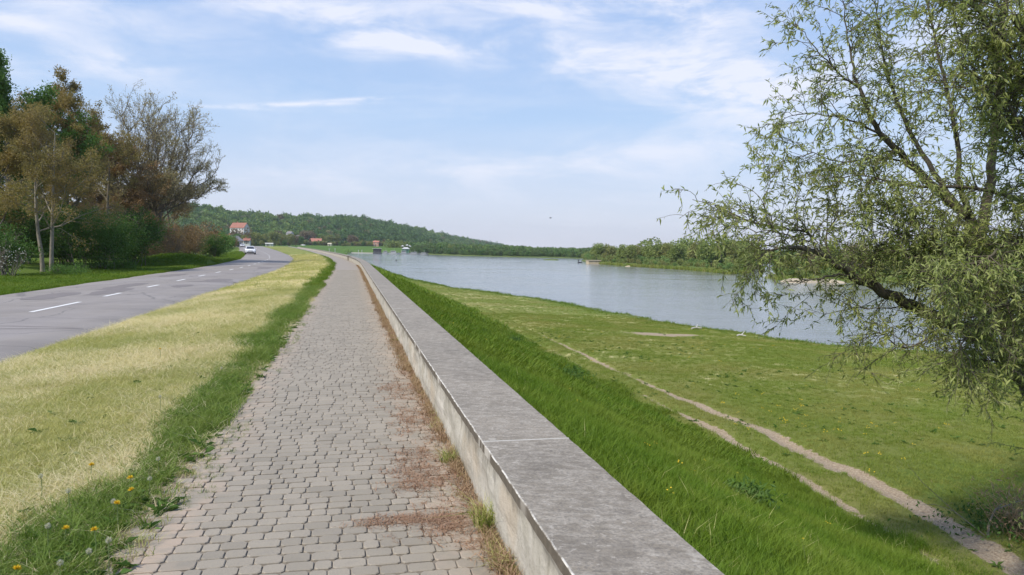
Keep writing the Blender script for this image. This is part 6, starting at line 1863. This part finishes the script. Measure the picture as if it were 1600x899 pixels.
# ---------------------------------------------------------------- cars
M_CARW = simple('white_car_paint', (0.78, 0.78, 0.79), .25, var=.01)
M_CARB = simple('silver_car_paint', (0.42, 0.45, 0.50), .25, metal=.4, var=.01)
M_TYRE = simple('tyre_rubber', (0.02, 0.02, 0.02), .8); M_TRIM = simple('black_trim', (0.025, 0.025, 0.028), .5)
M_RIM = simple('alloy', (0.45, 0.45, 0.46), .3, metal=.8); M_LAMP = simple('headlamp_glass', (0.75, 0.77, 0.8), .1); M_PLATE = simple('number_plate', (0.8, 0.8, 0.78), .4)
def car(label, loc, rot, paint, group=None):
    t = thing('parked_car' if group else 'oncoming_car', label, 'car', loc, rot, group)   # faces -y
    # body: sections along y (front -2.2 .. rear 2.2)
    sec = [(-2.18, .36, .62, .66), (-2.12, .28, .74, .80), (-1.75, .24, .84, .86), (-1.0, .22, .95, .885), (0, .22, .98, .89), (1.2, .22, 1.0, .885), (1.9, .26, 1.0, .86), (2.15, .34, .9, .78), (2.2, .42, .8, .72)]
    v = []; f = []
    for y_, z0_, z1_, w in sec:
        v += [(-w * .92, y_, z0_), (-w, y_, (z0_ + z1_) / 2), (-w * .96, y_, z1_ - .05), (-w * .85, y_, z1_), (0, y_, z1_ + .03), (w * .85, y_, z1_), (w * .96, y_, z1_ - .05), (w, y_, (z0_ + z1_) / 2), (w * .92, y_, z0_), (0, y_, z0_ - .02)]
    k = 10
    for i in range(len(sec) - 1):
        for j in range(k): f.append((i * k + j, i * k + (j + 1) % k, (i + 1) * k + (j + 1) % k, (i + 1) * k + j))
    f.append(tuple(range(k))[::-1]); f.append(tuple((len(sec) - 1) * k + j for j in range(k)))
    me = bpy.data.meshes.new('body'); me.from_pydata(v, [], f); me.materials.append(paint)
    for p_ in me.polygons: p_.use_smooth = len(p_.vertices) == 4
    me.update(); link('body', me, t)
    cb = [(-1.05, .93, .74), (-.35, 1.42, .60), (.1, 1.47, .59), (.9, 1.45, .59), (1.75, 1.0, .70)]
    v = []; f = []
    for y_, z_, w in cb: v += [(-w, y_, z_), (w, y_, z_), (w + .08 * (1.47 - z_ > .3) , y_, .9), (-w - .08 * (1.47 - z_ > .3), y_, .9)]
    for i in range(len(cb) - 1):
        a = i * 4
        for q in range(4): f.append((a + q, a + (q + 1) % 4, a + 4 + (q + 1) % 4, a + 4 + q))
    me = bpy.data.meshes.new('roof'); me.from_pydata(v, [], f); me.materials.append(paint); me.update(); link('roof', me, t)
    mb = MB(); mb.add([(-.66, -1.0, .985), (.66, -1.0, .985), (.55, -.42, 1.385), (-.55, -.42, 1.385), (-.66, -.97, .96), (.66, -.97, .96), (.55, -.39, 1.36), (-.55, -.39, 1.36)], [(0, 1, 2, 3), (7, 6, 5, 4), (0, 4, 5, 1), (1, 5, 6, 2), (2, 6, 7, 3), (3, 7, 4, 0)])
    mb.build('windscreen', M_WIN, t)
    for sx in (-1, 1):
        mb = MB(); xo = sx * .69; mb.add([(xo + sx * .05, -.85, .98), (xo + sx * .05, 1.55, 1.0), (xo - sx * .06, .95, 1.36), (xo - sx * .06, -.28, 1.36), (xo, -.85, .98), (xo, 1.55, 1.0), (xo - sx * .1, .95, 1.36), (xo - sx * .1, -.28, 1.36)], [(0, 1, 2, 3), (7, 6, 5, 4), (0, 4, 5, 1), (1, 5, 6, 2), (2, 6, 7, 3), (3, 7, 4, 0)])
        mb.build('side_window', M_WIN, t)
        mb = MB(); mb.box(sx * .67 - .17, sx * .67 + .17, -2.17, -2.02, .60, .74); mb.build('headlight', M_LAMP, t, bevel=.04)
        mb = MB(); mb.box(sx * .98 - .09, sx * .98 + .09, -.85, -.7, .95, 1.08); mb.build('mirror', paint, t, bevel=.03)
        for y_ in (-1.38, 1.32):
            wl_ = MB(); wl_.tube([(sx * .70, y_, .32), (sx * .90, y_, .32)], .32, 18); w_ = wl_.build('wheel', M_TYRE, t)
            r_ = MB(); r_.tube([(sx * .88, y_, .32), (sx * .905, y_, .32)], .2, 12); r_.build('rim', M_RIM, w_)
    mb = MB(); mb.box(-.38, .38, -2.215, -2.1, .56, .68); mb.build('grille', M_TRIM, t, bevel=.02)
    mb = MB(); mb.box(-.62, .62, -2.205, -2.1, .30, .42); mb.build('air_intake', M_TRIM, t, bevel=.02)
    mb = MB(); mb.box(-.26, .26, -2.235, -2.206, .44, .55); mb.build('number_plate', M_PLATE, t)
    mb = MB(); mb.box(-.78, .78, -2.1, 2.1, .14, .25); mb.build('underbody', M_TRIM, t)
    return t
sc_ = 138.0; x, y = XY(sc_, -12.6)
car('white hatchback driving towards the viewer in the bend of the road', (float(x), float(y), float(rz(sc_, -12.6)) + .0), heading(sc_) + R(4), M_CARW)
x, y = XY(345, -21)
vv = car('small white vehicle standing at the far left end of the road', (float(x) - 1, float(y), float(rz(345, -21)) + .0), heading(330), M_CARW, 'far parked cars')
p = at(473.5, 400, 735); z_ = ground_far(473, 735) - .3
c2 = dup(vv, (p.x, p.y, z_ - .2), R(80), 1.1, 'bright white vehicle parked behind the green field', 'far parked cars')

# ---------------------------------------------------------------- air
HZ = 3950.0
mb = MB(); mb.box(-HZ - 30, HZ + 30, -340, HZ + 30, -7.5, 115)
hm = bpy.data.materials.new('thin_haze'); hm.use_nodes = True; t_ = hm.node_tree; t_.nodes.clear()
pv = t_.nodes.new('ShaderNodeVolumePrincipled'); pv.inputs['Color'].default_value = (0.86, 0.92, 1.0, 1); pv.inputs['Density'].default_value = 0.00011; pv.inputs['Anisotropy'].default_value = 0.2
om = t_.nodes.new('ShaderNodeOutputMaterial'); t_.links.new(pv.outputs[0], om.inputs['Volume'])
hz = mb.build('haze', hm); hz['kind'] = 'stuff'
